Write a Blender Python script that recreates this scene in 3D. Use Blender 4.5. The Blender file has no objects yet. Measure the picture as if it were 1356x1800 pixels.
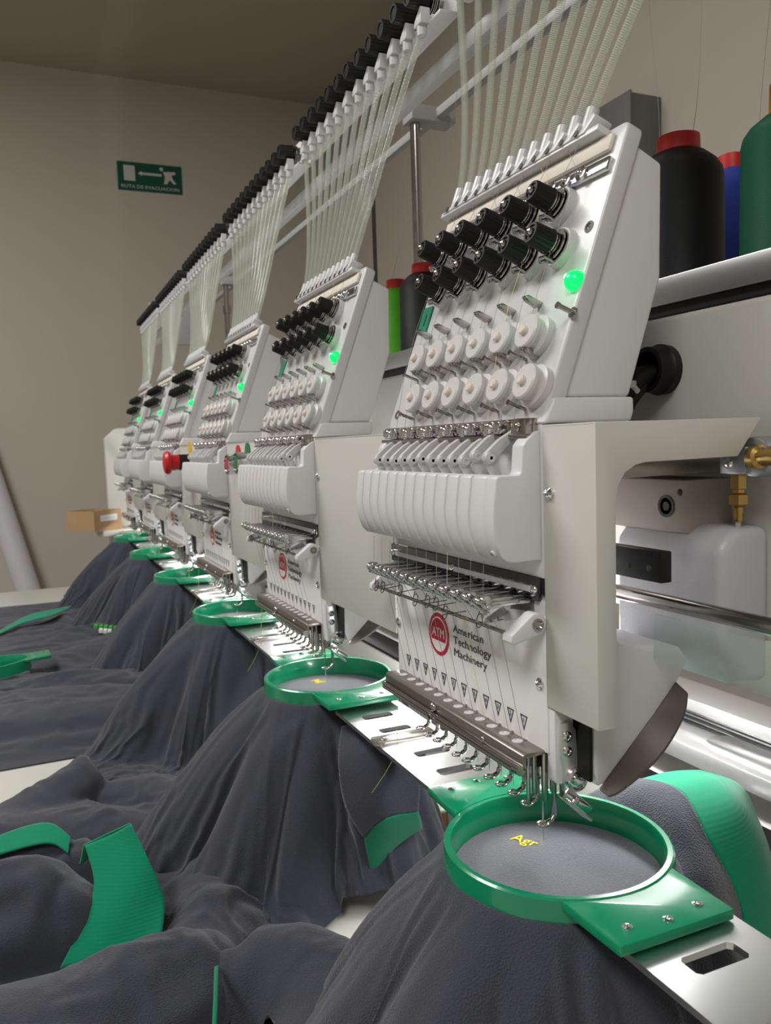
import bpy, bmesh, math, random
import numpy as np
from mathutils import Vector, Matrix, noise

scene = bpy.context.scene
COL = scene.collection
rnd = random.Random(7)

# ------------------------------------------------------------------ camera
CAM = Vector((-0.2665, -0.39, 1.22))
F_PX, YAW, PITCH, ROLL = 1443.265, math.radians(23.38455), math.radians(-4.74804), math.radians(-1.82541)
_f = Vector((math.sin(YAW), math.cos(YAW), 0)); _r = Vector((math.cos(YAW), -math.sin(YAW), 0)); _u = Vector((0, 0, 1))
_f2 = _f * math.cos(PITCH) + _u * math.sin(PITCH); _u2 = _u * math.cos(PITCH) - _f * math.sin(PITCH)
_r3 = _r * math.cos(ROLL) + _u2 * math.sin(ROLL); _u3 = _u2 * math.cos(ROLL) - _r * math.sin(ROLL)
cd = bpy.data.cameras.new('camera')
cam = bpy.data.objects.new('camera', cd); COL.objects.link(cam)
cam.matrix_world = Matrix(((_r3.x, _u3.x, -_f2.x, CAM.x), (_r3.y, _u3.y, -_f2.y, CAM.y), (_r3.z, _u3.z, -_f2.z, CAM.z), (0, 0, 0, 1)))
cd.sensor_fit = 'VERTICAL'; cd.sensor_height = 24.0; cd.lens = F_PX / 1800 * 24.0
cd.clip_start = 0.01; cd.clip_end = 60
cd.dof.use_dof = True; cd.dof.focus_distance = 0.56; cd.dof.aperture_fstop = cd.lens / 1.4
scene.camera = cam

# ------------------------------------------------------------------ world, lights, exposure
w = bpy.data.worlds.new('world'); scene.world = w; w.use_nodes = True
w.node_tree.nodes['Background'].inputs[0].default_value = (0.9, 0.95, 1.0, 1)
w.node_tree.nodes['Background'].inputs[1].default_value = 0.05
def area(name, loc, target, sx, sy, power, color=(1, 1, 1)):
    l = bpy.data.lights.new(name, 'AREA'); l.shape = 'RECTANGLE'; l.size = sx; l.size_y = sy; l.energy = power; l.color = color
    o = bpy.data.objects.new(name, l); COL.objects.link(o); o.location = loc
    o.rotation_euler = (Vector(target) - Vector(loc)).to_track_quat('-Z', 'Y').to_euler()
    return o
area('ceiling_lamp_light', (-1.15, 1.15, 2.78), (-1.15, 1.15, 0), 0.5, 1.2, 40, (1.0, 0.98, 0.95))
area('ceiling_lamp_light', (-1.15, -1.3, 2.78), (-1.15, -1.3, 0), 0.6, 1.2, 30, (1.0, 0.98, 0.95))
vs = scene.view_settings
vs.view_transform = 'Standard'; vs.look = 'None'; vs.gamma = 1.0; vs.use_curve_mapping = False; vs.exposure = 0.15

# ------------------------------------------------------------------ materials
MATS = {}
def mat(name, color, rough=0.5, metal=0.0, spec=0.5, bump=None, noise_amt=0.0, noise_scale=30, sheen=0.0, emit=None, emit_s=0.0, coat=0.0, trans=0.0, alpha=1.0, sss=0.0):
    if name in MATS: return MATS[name]
    m = bpy.data.materials.new(name); m.use_nodes = True
    nt = m.node_tree; b = nt.nodes['Principled BSDF']
    b.inputs['Base Color'].default_value = (*color, 1); b.inputs['Roughness'].default_value = rough
    b.inputs['Metallic'].default_value = metal; b.inputs['Specular IOR Level'].default_value = spec
    b.inputs['Coat Weight'].default_value = coat
    b.inputs['Transmission Weight'].default_value = trans
    b.inputs['Alpha'].default_value = alpha
    if sss:
        b.inputs['Subsurface Weight'].default_value = sss; b.inputs['Subsurface Radius'].default_value = (0.003, 0.004, 0.003); b.inputs['Subsurface Scale'].default_value = 1.0
    if sheen:
        b.inputs['Sheen Weight'].default_value = sheen; b.inputs['Sheen Roughness'].default_value = 0.5
    if emit:
        b.inputs['Emission Color'].default_value = (*emit, 1); b.inputs['Emission Strength'].default_value = emit_s
    tc = nt.nodes.new('ShaderNodeTexCoord')
    if noise_amt:
        n = nt.nodes.new('ShaderNodeTexNoise'); n.inputs['Scale'].default_value = noise_scale; n.inputs['Detail'].default_value = 5
        nt.links.new(tc.outputs['Object'], n.inputs['Vector'])
        r = nt.nodes.new('ShaderNodeMix'); r.data_type = 'RGBA'
        r.inputs[6].default_value = (*[c * (1 - noise_amt) for c in color], 1); r.inputs[7].default_value = (*[min(1, c * (1 + noise_amt)) for c in color], 1)
        nt.links.new(n.outputs['Fac'], r.inputs[0]); nt.links.new(r.outputs[2], b.inputs['Base Color'])
    if bump:
        kind, sc_, st, dist = bump
        if kind == 'noise':
            t = nt.nodes.new('ShaderNodeTexNoise'); t.inputs['Scale'].default_value = sc_; t.inputs['Detail'].default_value = 3; out = t.outputs['Fac']
        elif kind == 'voronoi':
            t = nt.nodes.new('ShaderNodeTexVoronoi'); t.inputs['Scale'].default_value = sc_; out = t.outputs['Distance']
        else:
            t = nt.nodes.new('ShaderNodeTexWave'); t.inputs['Scale'].default_value = sc_; t.bands_direction = kind; out = t.outputs['Fac']
        nt.links.new(tc.outputs['Object'], t.inputs['Vector'])
        bp = nt.nodes.new('ShaderNodeBump'); bp.inputs['Strength'].default_value = st; bp.inputs['Distance'].default_value = dist
        nt.links.new(out, bp.inputs['Height']); nt.links.new(bp.outputs['Normal'], b.inputs['Normal'])
    MATS[name] = m
    return m
WHITE = mat('white_plastic', (0.67, 0.665, 0.685), 0.38, bump=('noise', 900, 0.05, 0.0005))
WHITE2 = mat('white_paint', (0.60, 0.595, 0.615), 0.32)
CREAM = mat('cream_felt', (0.74, 0.68, 0.60), 0.8)
BEIGE = mat('beige_paint', (0.575, 0.57, 0.53), 0.36, bump=('noise', 700, 0.12, 0.0005))
GREYP = mat('grey_lever_plastic', (0.52, 0.51, 0.52), 0.45)
CHROME = mat('chrome', (0.72, 0.72, 0.74), 0.10, 1.0)
CHROMED = mat('nickel', (0.42, 0.40, 0.385), 0.17, 1.0)
STEEL = mat('brushed_steel', (0.62, 0.62, 0.63), 0.30, 1.0, bump=('X', 400, 0.05, 0.0003))
GUARD = mat('guard_steel', (0.36, 0.33, 0.30), 0.34, 1.0)
ALU = mat('aluminium', (0.80, 0.80, 0.81), 0.35, 0.85)
BLACK = mat('black_plastic', (0.007, 0.007, 0.008), 0.45, spec=0.3)
DARK = mat('dark_recess', (0.03, 0.025, 0.022), 0.5)
DARKRAIL = mat('dark_chrome_rail', (0.10, 0.10, 0.11), 0.15, 0.9)
CLEARW = mat('milky_plastic', (0.60, 0.59, 0.59), 0.35, sss=0.25)
NUB = mat('nub_plastic', (0.72, 0.62, 0.56), 0.45)
LED = mat('led_green', (0.0, 0.5, 0.12), 0.25, emit=(0.0, 0.85, 0.15), emit_s=1.0)
LEDC = mat('led_core', (0.6, 1, 0.7), 0.25, emit=(0.35, 1.0, 0.60), emit_s=3.0)
GREENP = mat('green_hoop_plastic', (0.0, 0.235, 0.105), 0.22, coat=0.3, sss=0.15)
GREENL = mat('green_label', (0.0, 0.22, 0.13), 0.35)
INK = mat('ink', (0.05, 0.05, 0.075), 0.6)
RED = mat('logo_red', (0.52, 0.004, 0.035), 0.45)
WPRINT = mat('white_print', (0.85, 0.85, 0.86), 0.45)
def cloth_mat(name, color, scale, strength):
    m = mat(name, color, 0.95, spec=0.15, bump=('voronoi', scale, strength, 0.0006), noise_amt=0.16, noise_scale=scale * 0.8, sheen=0.25)
    return m
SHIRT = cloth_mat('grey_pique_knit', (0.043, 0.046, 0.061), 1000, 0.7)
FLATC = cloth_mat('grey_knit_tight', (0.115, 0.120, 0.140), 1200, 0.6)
RIB = mat('green_rib_knit', (0.0, 0.20, 0.105), 0.9, spec=0.15, bump=('Z', 150, 0.12, 0.0006), noise_amt=0.15, noise_scale=900, sheen=0.2)
YELLOW = mat('yellow_thread', (0.80, 0.62, 0.02), 0.5)
THREAD = mat('grey_thread', (0.25, 0.25, 0.27), 0.5)
THREADY = mat('pale_yellow_thread', (0.75, 0.70, 0.25), 0.5)
def tube_mat():
    m = bpy.data.materials.new('clear_coil_tube'); m.use_nodes = True; nt = m.node_tree
    b = nt.nodes['Principled BSDF']; out = nt.nodes['Material Output']
    b.inputs['Base Color'].default_value = (0.84, 0.86, 0.83, 1); b.inputs['Roughness'].default_value = 0.07; b.inputs['Specular IOR Level'].default_value = 1.0
    t = nt.nodes.new('ShaderNodeBsdfTransparent'); t.inputs[0].default_value = (0.93, 0.95, 0.90, 1)
    mx = nt.nodes.new('ShaderNodeMixShader'); mx.inputs[0].default_value = 0.33
    nt.links.new(t.outputs[0], mx.inputs[1]); nt.links.new(b.outputs[0], mx.inputs[2]); nt.links.new(mx.outputs[0], out.inputs[0])
    return m
TUBE = tube_mat()
def acrylic_mat():
    m = bpy.data.materials.new('clear_acrylic'); m.use_nodes = True; nt = m.node_tree
    out = nt.nodes['Material Output']; b = nt.nodes['Principled BSDF']
    b.inputs['Base Color'].default_value = (0.75, 0.85, 0.82, 1); b.inputs['Roughness'].default_value = 0.08
    t = nt.nodes.new('ShaderNodeBsdfTransparent'); t.inputs[0].default_value = (0.90, 0.94, 0.93, 1)
    mx = nt.nodes.new('ShaderNodeMixShader'); mx.inputs[0].default_value = 0.14
    nt.links.new(t.outputs[0], mx.inputs[1]); nt.links.new(b.outputs[0], mx.inputs[2]); nt.links.new(mx.outputs[0], out.inputs[0])
    return m
ACRYL = acrylic_mat()
def wood_mat():
    m = bpy.data.materials.new('table_edge_wood'); m.use_nodes = True; nt = m.node_tree; b = nt.nodes['Principled BSDF']
    tc = nt.nodes.new('ShaderNodeTexCoord'); mp = nt.nodes.new('ShaderNodeMapping'); mp.inputs['Scale'].default_value = (4, 4, 160)
    n = nt.nodes.new('ShaderNodeTexNoise'); n.inputs['Scale'].default_value = 3; n.inputs['Detail'].default_value = 6
    cr = nt.nodes.new('ShaderNodeValToRGB'); cr.color_ramp.elements[0].color = (0.12, 0.05, 0.02, 1); cr.color_ramp.elements[1].color = (0.42, 0.24, 0.11, 1)
    nt.links.new(tc.outputs['Object'], mp.inputs[0]); nt.links.new(mp.outputs[0], n.inputs[0]); nt.links.new(n.outputs[0], cr.inputs[0]); nt.links.new(cr.outputs[0], b.inputs['Base Color'])
    b.inputs['Roughness'].default_value = 0.6
    return m
WOOD = wood_mat()
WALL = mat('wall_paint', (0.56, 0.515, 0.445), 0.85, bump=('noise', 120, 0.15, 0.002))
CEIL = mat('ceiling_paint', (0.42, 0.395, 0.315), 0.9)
FLOORM = mat('floor_tile', (0.35, 0.34, 0.32), 0.4, noise_amt=0.1, noise_scale=4)
TABLE = mat('table_laminate', (0.60, 0.60, 0.545), 0.4, noise_amt=0.04, noise_scale=12)

# ------------------------------------------------------------------ mesh builder
ORG = [Vector((0, 0, 0))]
class MB:
    def __init__(s, xf=None): s.v = []; s.f = []; s.xf = xf
    def add(s, vs, fs):
        b = len(s.v); s.v += [Vector(p) for p in vs]; s.f += [tuple(i + b for i in f) for f in fs]; return s
    def box(s, x0, x1, y0, y1, z0, z1):
        return s.add([(x0, y0, z0), (x1, y0, z0), (x1, y1, z0), (x0, y1, z0), (x0, y0, z1), (x1, y0, z1), (x1, y1, z1), (x0, y1, z1)],
                     [(3, 2, 1, 0), (4, 5, 6, 7), (0, 1, 5, 4), (1, 2, 6, 5), (2, 3, 7, 6), (3, 0, 4, 7)])
    def prism(s, poly, plane, a, b):
        # poly: 2D points; plane 'xz' extruded along y, 'xy' along z, 'yz' along x
        def P(p, t): return (p[0], t, p[1]) if plane == 'xz' else ((p[0], p[1], t) if plane == 'xy' else (t, p[0], p[1]))
        n = len(poly)
        return s.add([P(p, a) for p in poly] + [P(p, b) for p in poly],
                     [tuple(range(n - 1, -1, -1)), tuple(range(n, 2 * n))] + [(i, (i + 1) % n, n + (i + 1) % n, n + i) for i in range(n)])
    def lathe(s, prof, o, axis, n=20, cap=True):
        o = Vector(o); ax = Vector(axis).normalized(); e1 = ax.orthogonal().normalized(); e2 = ax.cross(e1)
        vs = []
        for r, h in prof:
            for k in range(n):
                t = 2 * math.pi * k / n; vs.append(o + ax * h + (e1 * math.cos(t) + e2 * math.sin(t)) * r)
        fs = []
        for i in range(len(prof) - 1):
            for k in range(n):
                k2 = (k + 1) % n; fs.append((i * n + k, i * n + k2, (i + 1) * n + k2, (i + 1) * n + k))
        if cap:
            fs.append(tuple(range(n - 1, -1, -1))); L = (len(prof) - 1) * n; fs.append(tuple(L + k for k in range(n)))
        return s.add(vs, fs)
    def cyl(s, p0, p1, r, r1=None, n=14):
        p0 = Vector(p0); p1 = Vector(p1); d = p1 - p0
        return s.lathe([(r, 0), (r if r1 is None else r1, d.length)], p0, d, n)
    def dome(s, o, axis, r, h, n=14, k=5):
        return s.lathe([(r * math.cos(math.pi / 2 * i / k) + 1e-6, h * math.sin(math.pi / 2 * i / k)) for i in range(k + 1)], o, axis, n)
    def tube(s, pts, r, n=8, closed=False):
        pts = [Vector(p) for p in pts]; N = len(pts); rs = r if isinstance(r, (list, tuple)) else [r] * N
        t0 = (pts[1] - pts[0]).normalized(); e1 = t0.orthogonal().normalized()
        vs = []
        for i, p in enumerate(pts):
            a = pts[(i - 1) % N] if (i > 0 or closed) else pts[0]; b = pts[(i + 1) % N] if (i < N - 1 or closed) else pts[-1]
            t = (b - a).normalized(); e1 = (e1 - t * e1.dot(t)).normalized(); e2 = t.cross(e1)
            for k in range(n):
                q = 2 * math.pi * k / n; vs.append(p + (e1 * math.cos(q) + e2 * math.sin(q)) * rs[i])
        fs = []
        for i in range(N if closed else N - 1):
            i2 = (i + 1) % N
            for k in range(n):
                k2 = (k + 1) % n; fs.append((i * n + k, i * n + k2, i2 * n + k2, i2 * n + k))
        if not closed: fs.append(tuple(range(n - 1, -1, -1))); fs.append(tuple((N - 1) * n + k for k in range(n)))
        return s.add(vs, fs)
    def mesh(s, name, m, bevel=0, seg=2, ang=35, smooth=True):
        vs = [s.xf(p) for p in s.v] if s.xf else s.v
        me = bpy.data.meshes.new(name)
        bm = bmesh.new()
        bv = [bm.verts.new(p) for p in vs]
        for f in s.f:
            try: bm.faces.new([bv[i] for i in f])
            except ValueError: pass
        bmesh.ops.recalc_face_normals(bm, faces=bm.faces[:])
        if bevel:
            es = [e for e in bm.edges if len(e.link_faces) == 2 and e.calc_face_angle(0) > math.radians(ang)]
            bmesh.ops.bevel(bm, geom=es, offset=bevel, offset_type='OFFSET', segments=seg, profile=0.5, affect='EDGES', clamp_overlap=True)
        bm.to_mesh(me); bm.free()
        me.materials.append(m)
        if smooth:
            me.shade_smooth(); me.set_sharp_from_angle(angle=math.radians(38))
        return me
    def obj(s, name, m, parent=None, bevel=0, seg=2, ang=35, smooth=True):
        return link(name, s.mesh(name, m, bevel, seg, ang, smooth), parent)
ROOTOF = {}
def link(name, me, parent=None, loc=None):
    o = bpy.data.objects.new(name, me); COL.objects.link(o)
    if parent is not None:
        o.parent = parent
        p = parent; off = Vector((0, 0, 0))
        if parent.type == 'EMPTY': off = -Vector(parent.location)
        o.location = off + (Vector(loc) if loc is not None else Vector((0, 0, 0)))
    elif loc is not None: o.location = loc
    return o
def tag(o, label=None, cat=None, group=None, kind=None):
    if label: o['label'] = label
    if cat: o['category'] = cat
    if group: o['group'] = group
    if kind: o['kind'] = kind
    return o
def thing(name, loc, label, cat, group=None):
    o = bpy.data.objects.new(name, None); COL.objects.link(o); o.location = loc; o.empty_display_size = 0.02
    return tag(o, label, cat, group)
def copy_tree(o, parent=None, skip=()):
    c = o.copy(); COL.objects.link(c); c.parent = parent
    for ch in o.children:
        if ch.name.split('.')[0] not in skip: copy_tree(ch, c, skip)
    return c
FAR_SKIP = ('thread', 'panel_screw', 'socket_hole', 'mark_number', 'needle', 'rail_hook', 'check_spring', 'thread_tail', 'wheel_hub', 'lever_boss', 'thread_hook', 'stud')
def text_mesh(body, size, m, to_world, depth=0.0002, align='LEFT', width=None):
    cu = bpy.data.curves.new('t', 'FONT'); cu.body = body; cu.size = size; cu.extrude = depth; cu.align_x = align; cu.resolution_u = 3
    ob = bpy.data.objects.new('t', cu); COL.objects.link(ob)
    dg = bpy.context.evaluated_depsgraph_get(); me = bpy.data.meshes.new_from_object(ob.evaluated_get(dg))
    bpy.data.objects.remove(ob); bpy.data.curves.remove(cu)
    xs = [v.co.x for v in me.vertices]
    k = width / (max(xs) - min(xs)) if width else 1
    for v in me.vertices: v.co = to_world(Vector((v.co.x * k, v.co.y, v.co.z)))
    me.materials.clear(); me.materials.append(m)
    return me

# tilted tension panel frame: s along the slope, y along the row, d out of the face
PU = Vector((0.346, 0, 0.938)).normalized(); PN = Vector((-PU.z, 0, PU.x)); PO = Vector((0.0005, 0, 1.2323))
def PX(p): return PO + PU * p[0] + Vector((0, p[1], 0)) + PN * p[2]
N3 = (0, 0, 1)

# ================================================================== ROOM
def struct(name, m, *box, bevel=0):
    return tag(MB().box(*box).obj(name, m, bevel=bevel), kind='structure')
XR, YF, ZC = 1.14, 3.40, 2.82
tag(struct('floor', FLOORM, -3.2, XR + .1, -2.6, YF + .1, -0.1, 0), 'grey tiled floor of the workshop')
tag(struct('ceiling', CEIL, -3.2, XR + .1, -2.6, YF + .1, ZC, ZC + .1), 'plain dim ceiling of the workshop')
tag(struct('wall_far', WALL, -3.2, XR + .1, YF, YF + .1, 0, ZC), 'beige wall at the far end with the green sign')
tag(struct('wall_right', WALL, XR, XR + .1, -2.6, YF, 0, ZC), 'beige wall behind the embroidery machine')
tag(struct('wall_left', WALL, -3.3, -3.2, -2.6, YF + .1, 0, ZC), 'beige wall on the operator side')
tag(struct('wall_back', WALL, -3.2, XR + .1, -2.7, -2.6, 0, ZC), 'beige wall behind the viewer')

# ================================================================== EMBROIDERY HEAD
HL = Vector((0.03, 0.1, 1.0))
head = thing('embroidery_unit', HL, '', 'embroidery head', 'embroidery heads in a row')
def P(mb, name, m, parent=None, **k): return mb.obj(name, m, parent or head, **k)
def sub(mb, name, m, parent, **k): return mb.obj(name, m, parent, **k)

# tension panel (tilted board), housing behind it, lower lip
mb = MB(PX); pts = []
def rrect(a0, a1, b0, b1, r, n=4):
    out = []
    for cx, cy, t0 in ((a1 - r, b1 - r, 0), (a0 + r, b1 - r, 90), (a0 + r, b0 + r, 180), (a1 - r, b0 + r, 270)):
        for i in range(n + 1):
            t = math.radians(t0 + 90 * i / n); out.append((cx + r * math.cos(t), cy + r * math.sin(t)))
    return out
mb.prism(rrect(-0.002, 0.181, -0.0005, 0.2165, 0.006), 'xy', -0.0115, 0)
panel = P(mb, 'tension_panel', WHITE2, bevel=0.0018, seg=3)
back = lambda s, d: PX((s, 0, d))
hp = [(0.0100, 1.2432), (0.0626, 1.2432), (0.0868, 1.3139), (0.0880, 1.3800), (0.0677, 1.3893), (0.0640, 1.3890)]
P(MB().prism(hp, 'xz', 0.0015, 0.2150), 'panel_housing', WHITE, bevel=0.0022, seg=3)
P(MB().prism([(-0.001, 1.2285), (0.0600, 1.2285), (0.0622, 1.2345), (0.0620, 1.2430), (0.006, 1.2430)], 'xz', -0.0035, 0.2160), 'panel_base', WHITE, bevel=0.002, seg=3)

# top tube sockets with scalloped lip, felt strip, chrome guide bar
sy = [0.0363 + 0.01528 * i for i in range(12)]
lip = MB(PX)
lip.box(0.1755, 0.1795, 0.016, 0.216, -0.004, 0.0095)
for y in sy:
    pl = [(0.1775, y + 0.0073), (0.1785, y - 0.001), (0.1800, y - 0.0035), (0.1870, y - 0.0090), (0.1890, y - 0.0125), (0.1860, y - 0.0150), (0.1775, y - 0.0080)]
    lip.prism(pl, 'xy', -0.003, 0.0105)
P(lip, 'socket_lip', WHITE, bevel=0.0006)
sock = MB(PX)
sock.lathe([(0.0042, 0), (0.0042, 0.0172), (0.0034, 0.0178), (0.0027, 0.0172)], (0.1818, 0, 0.004), (1, 0, 0), 18)
sockme = sock.mesh('tube_socket', WHITE2)
holem = MB(PX).lathe([(0.0022, 0), (0.0022, 0.0006)], (0.1795, 0, 0.0108), (0, 0, 1), 12).mesh('socket_hole', DARK)
for y in sy:
    o = link('tube_socket', sockme, head, (0, y, 0))
    link('socket_hole', holem, o, (0, 0, 0))
P(MB(PX).box(0.1635, 0.1745, 0.0085, 0.214, 0.0, 0.0032), 'felt_strip', CREAM, bevel=0.0012)
gb = MB(PX); gb.box(0.1495, 0.1580, 0.0045, 0.212, 0.0, 0.0035)
for i in range(13):
    y = 0.012 + 0.0155 * i
    if i: gb.prism([(0.1535 + 0.005 * math.cos(t), y + 0.0045 * math.sin(t)) for t in [2 * math.pi * k / 12 for k in range(12)]], 'xy', 0.0035, 0.0055); gb.dome((0.1535, y, 0.005), N3, 0.0028, 0.0026, 10, 3)
P(gb, 'top_guide_bar', CHROME, bevel=0.0004)

# knobs
def ribbed(r, h0, h1, n=24):
    m = MB(PX); k = n * 2
    ring = lambda rr, h: [(rr * (1.0 if j % 2 else 0.955) * math.cos(2 * math.pi * j / k), rr * (1.0 if j % 2 else 0.955) * math.sin(2 * math.pi * j / k), h) for j in range(k)]
    hs = [(r * 1.06, h0), (r * 1.06, h0 + 0.001), (r * 1.0, h0 + 0.002), (r * 0.93, h1 - 0.0012), (r * 0.86, h1), (r * 0.66, h1), (r * 0.62, h1 - 0.001)]
    vs = []; fs = []
    for a in hs: vs += ring(*a)
    for i in range(len(hs) - 1):
        for j in range(k): fs.append((i * k + j, i * k + (j + 1) % k, (i + 1) * k + (j + 1) % k, (i + 1) * k + j))
    fs.append(tuple(range(k - 1, -1, -1))); fs.append(tuple((len(hs) - 1) * k + j for j in range(k)))
    return m.add(vs, fs)
KN = ribbed(0.0074, 0.0115, 0.0255).mesh('tension_knob', BLACK)
KD = MB(PX)
for h, r in ((0.0052, 0.0108), (0.0070, 0.0098), (0.0086, 0.0072), (0.0100, 0.0066)):
    KD.lathe([(r, h), (r, h + 0.0009)], (0, 0, 0), N3, 22)
KD.lathe([(0.004, 0.004), (0.004, 0.0125)], (0, 0, 0), N3, 12)
KDm = KD.mesh('tension_disc', CHROMED)
KC = MB(PX).lathe([(0.0125, 0), (0.0118, 0.0052), (0.0, 0.0052)], (0, 0, 0), N3, 24, cap=False).mesh('knob_collar', WHITE2)
KS = MB(PX).lathe([(0.0028, 0.024), (0.0028, 0.0262), (0.0021, 0.0275), (0.0005, 0.0281)], (0, 0, 0), N3, 12).mesh('stud', CHROMED)
KH = MB(PX); KH.tube([(-0.0065, 0.0065, 0.004), (-0.0100, 0.0080, 0.009), (-0.0098, 0.0040, 0.012), (-0.0080, 0.0005, 0.0095)], 0.0012, 8); KH.cyl((-0.0105, -0.002, 0.001), (-0.0105, -0.002, 0.013), 0.0009, n=8)
KHm = KH.mesh('thread_hook', CHROMED)
def knob(s, y):
    loc = PU * s + Vector((0, y, 0))
    o = link('tension_knob', KN, head, loc)
    for nm, me in (('tension_disc', KDm), ('knob_collar', KC), ('stud', KS), ('thread_hook', KHm)): link(nm, me, o, (0, 0, 0))
for i in range(6): knob(0.1383, 0.0441 + 0.03045 * i)
for i in range(6): knob(0.1073, 0.0296 + 0.03015 * i)

# check-spring wheels
WB = MB(PX).lathe([(0.0128, 0), (0.0128, 0.0045), (0.0112, 0.0052), (0.0100, 0.0058), (0.0100, 0.0078), (0.0108, 0.0088), (0.0108, 0.0112), (0.0098, 0.0122), (0.0035, 0.0122)], (0, 0, 0), N3, 28).mesh('thread_wheel', CLEARW)
WH = MB(PX).lathe([(0.0030, 0.0118), (0.0030, 0.0142), (0.0022, 0.0150)], (0, 0, 0), N3, 14).mesh('wheel_hub', NUB)
for s0, y0 in ((0.0504, 0.0263), (0.0181, 0.0122)):
    for i in range(6):
        o = link('thread_wheel', WB, head, PU * s0 + Vector((0, y0 + 0.0299 * i, 0))); link('wheel_hub', WH, o, (0, 0, 0))
# hook tabs, pins, screws
TB = MB(PX)
TB.prism([(0.0, 0.0), (-0.002, 0.0022), (-0.0005, 0.0105), (0.0015, 0.0128), (0.0030, 0.0105), (0.0026, 0.0)], 'xz', -0.0022, 0.0022)
TBm = TB.mesh('thread_tab', CHROMED, bevel=0.0004)
PNm = MB(PX).lathe([(0.0012, 0), (0.0012, 0.0115), (0.0017, 0.0118), (0.0017, 0.0128)], (0, 0, 0), N3, 10).mesh('thread_pin', CHROMED)
for s0, y0 in ((0.0725, 0.0385), (0.0380, 0.0243)):
    for i in range(6): link('thread_tab', TBm, head, PU * s0 + Vector((0, y0 + 0.0297 * i, 0)))
for s0, y0 in ((0.0378, 0.0360), (0.0055, 0.0209)):
    for i in range(6): link('thread_pin', PNm, head, PU * s0 + Vector((0, y0 + 0.0301 * i, 0)))
SCm = MB(PX); SCm.lathe([(0.0022, 0), (0.0022, 0.001), (0.0015, 0.0014), (0.0012, 0.0004)], (0, 0, 0), N3, 12)
SCs = SCm.mesh('panel_screw', CHROMED)
SCb = MB(PX).lathe([(0.0036, 0), (0.0036, 0.0008), (0.0022, 0.0008), (0.0018, -0.001)], (0, 0, 0), N3, 14).mesh('panel_screw', CHROMED)
for s0, y0 in ((0.0582, 0.0420), (0.0248, 0.0270)):
    for i in range(6): link('panel_screw', SCs, head, PU * s0 + Vector((0, y0 + 0.0308 * i - 0.0015, 0)))
for s0, y0 in ((0.1166, 0.0092), (0.0110, 0.0068), (0.0108, 0.2050), (0.1166, 0.2080)):
    link('panel_screw', SCb, head, PU * s0 + Vector((0, y0, 0)))
# status lamp, lone pin, green plate
o = P(MB(PX).dome((0.0819, 0.0062, 0), N3, 0.0066, 0.0075, 20, 7), 'status_lamp', LED); o['label'] = 'glowing green status lamp'
sub(MB(PX).dome((0.0832, 0.0085, 0.0045), (0.1, 0.15, 1), 0.0022, 0.0028, 12, 4), 'lamp_core', LEDC, o)
o = P(MB(PX).lathe([(0.0034, 0), (0.0034, 0.0012), (0.0015, 0.0012), (0.0015, 0.0105), (0.0020, 0.0108), (0.0020, 0.0122)], (0.0618, -0.0005, 0), N3, 12), 'lone_pin', CHROMED)
plate = P(MB(PX).prism(rrect(0.0790, 0.1010, 0.1975, 0.2135, 0.001), 'xy', 0, 0.0012), 'number_plate', GREENL)

# lower clamp bar
cb = MB(); cb.box(-0.0075, 0.004, 0.0055, 0.2125, 1.2205, 1.2230); cb.box(-0.003, 0.002, 0.0055, 0.2125, 1.2225, 1.2320)
CB = P(cb, 'lower_guide_bar', CHROMED, bevel=0.0005)
cl = MB(); cl.box(-0.0085, -0.002, -0.0105, 0.0105, 1.2235, 1.2315); cl.dome((-0.0085, 0.0, 1.2275), (-1, 0, 0.1), 0.0038, 0.004, 14, 4); cl.cyl((-0.0085, -0.0078, 1.2275), (-0.0105, -0.0078, 1.2275), 0.0036, n=14); cl.cyl((-0.0085, 0.0080, 1.2275), (-0.0100, 0.0080, 1.2275), 0.0030, n=12)
clm = cl.mesh('guide_clamp', CHROME, bevel=0.0006)
for i in range(6): link('guide_clamp', clm, head, (0, 0.0420 + 0.0302 * i, 0))
ec = MB(); ec.box(-0.008, 0.0, 0.0060, 0.0210, 1.2220, 1.2320); ec.dome((-0.008, 0.0135, 1.227), (-1, 0, 0), 0.003, 0.002, 12, 3)
P(ec, 'guide_end_clamp', CHROMED, bevel=0.0008)

# needle case body, lever cover with twelve slots
nc = MB(); nc.box(0.0005, 0.0300, 0.0012, 0.2120, 1.1400, 1.2325); nc.box(0.0005, 0.03, 0.0012, 0.2120, 1.1000, 1.1270); nc.box(0.012, 0.03, 0.0012, 0.2120, 1.1200, 1.1450)
P(nc, 'needle_case', WHITE, bevel=0.0006)
P(MB().box(0.0, 0.0015, 0.0, 0.2085, 1.0375, 1.1180), 'label_plate', WPRINT, bevel=0.0003)
front = [(-0.0288, 1.1990), (-0.0303, 1.1876), (-0.0314, 1.1783), (-0.0311, 1.1689), (-0.0296, 1.1620), (-0.0268, 1.1550), (-0.0235, 1.1515), (-0.018, 1.1502), (-0.0035, 1.1505), (0.0005, 1.1500)]
lower = front + [(0.0005, 1.1995), (-0.0126, 1.1998), (-0.0270, 1.2000)]
tall = front + [(0.0005, 1.2250), (-0.0026, 1.2242), (-0.0085, 1.2195), (-0.0111, 1.2165), (-0.0122, 1.2020), (-0.0140, 1.1999), (-0.0270, 1.2000)]
cv = P(MB().prism(tall, 'xz', 0.0030, 0.0150), 'lever_cover', WHITE, bevel=0.0012, seg=3)
sub(MB().prism(tall, 'xz', 0.2030, 0.2120), 'cover_end', WHITE, cv, bevel=0.0012, seg=3)
slots = [0.0314 + 0.01527 * i for i in range(12)]
edges = [0.0145] + slots + [0.2035]
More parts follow.
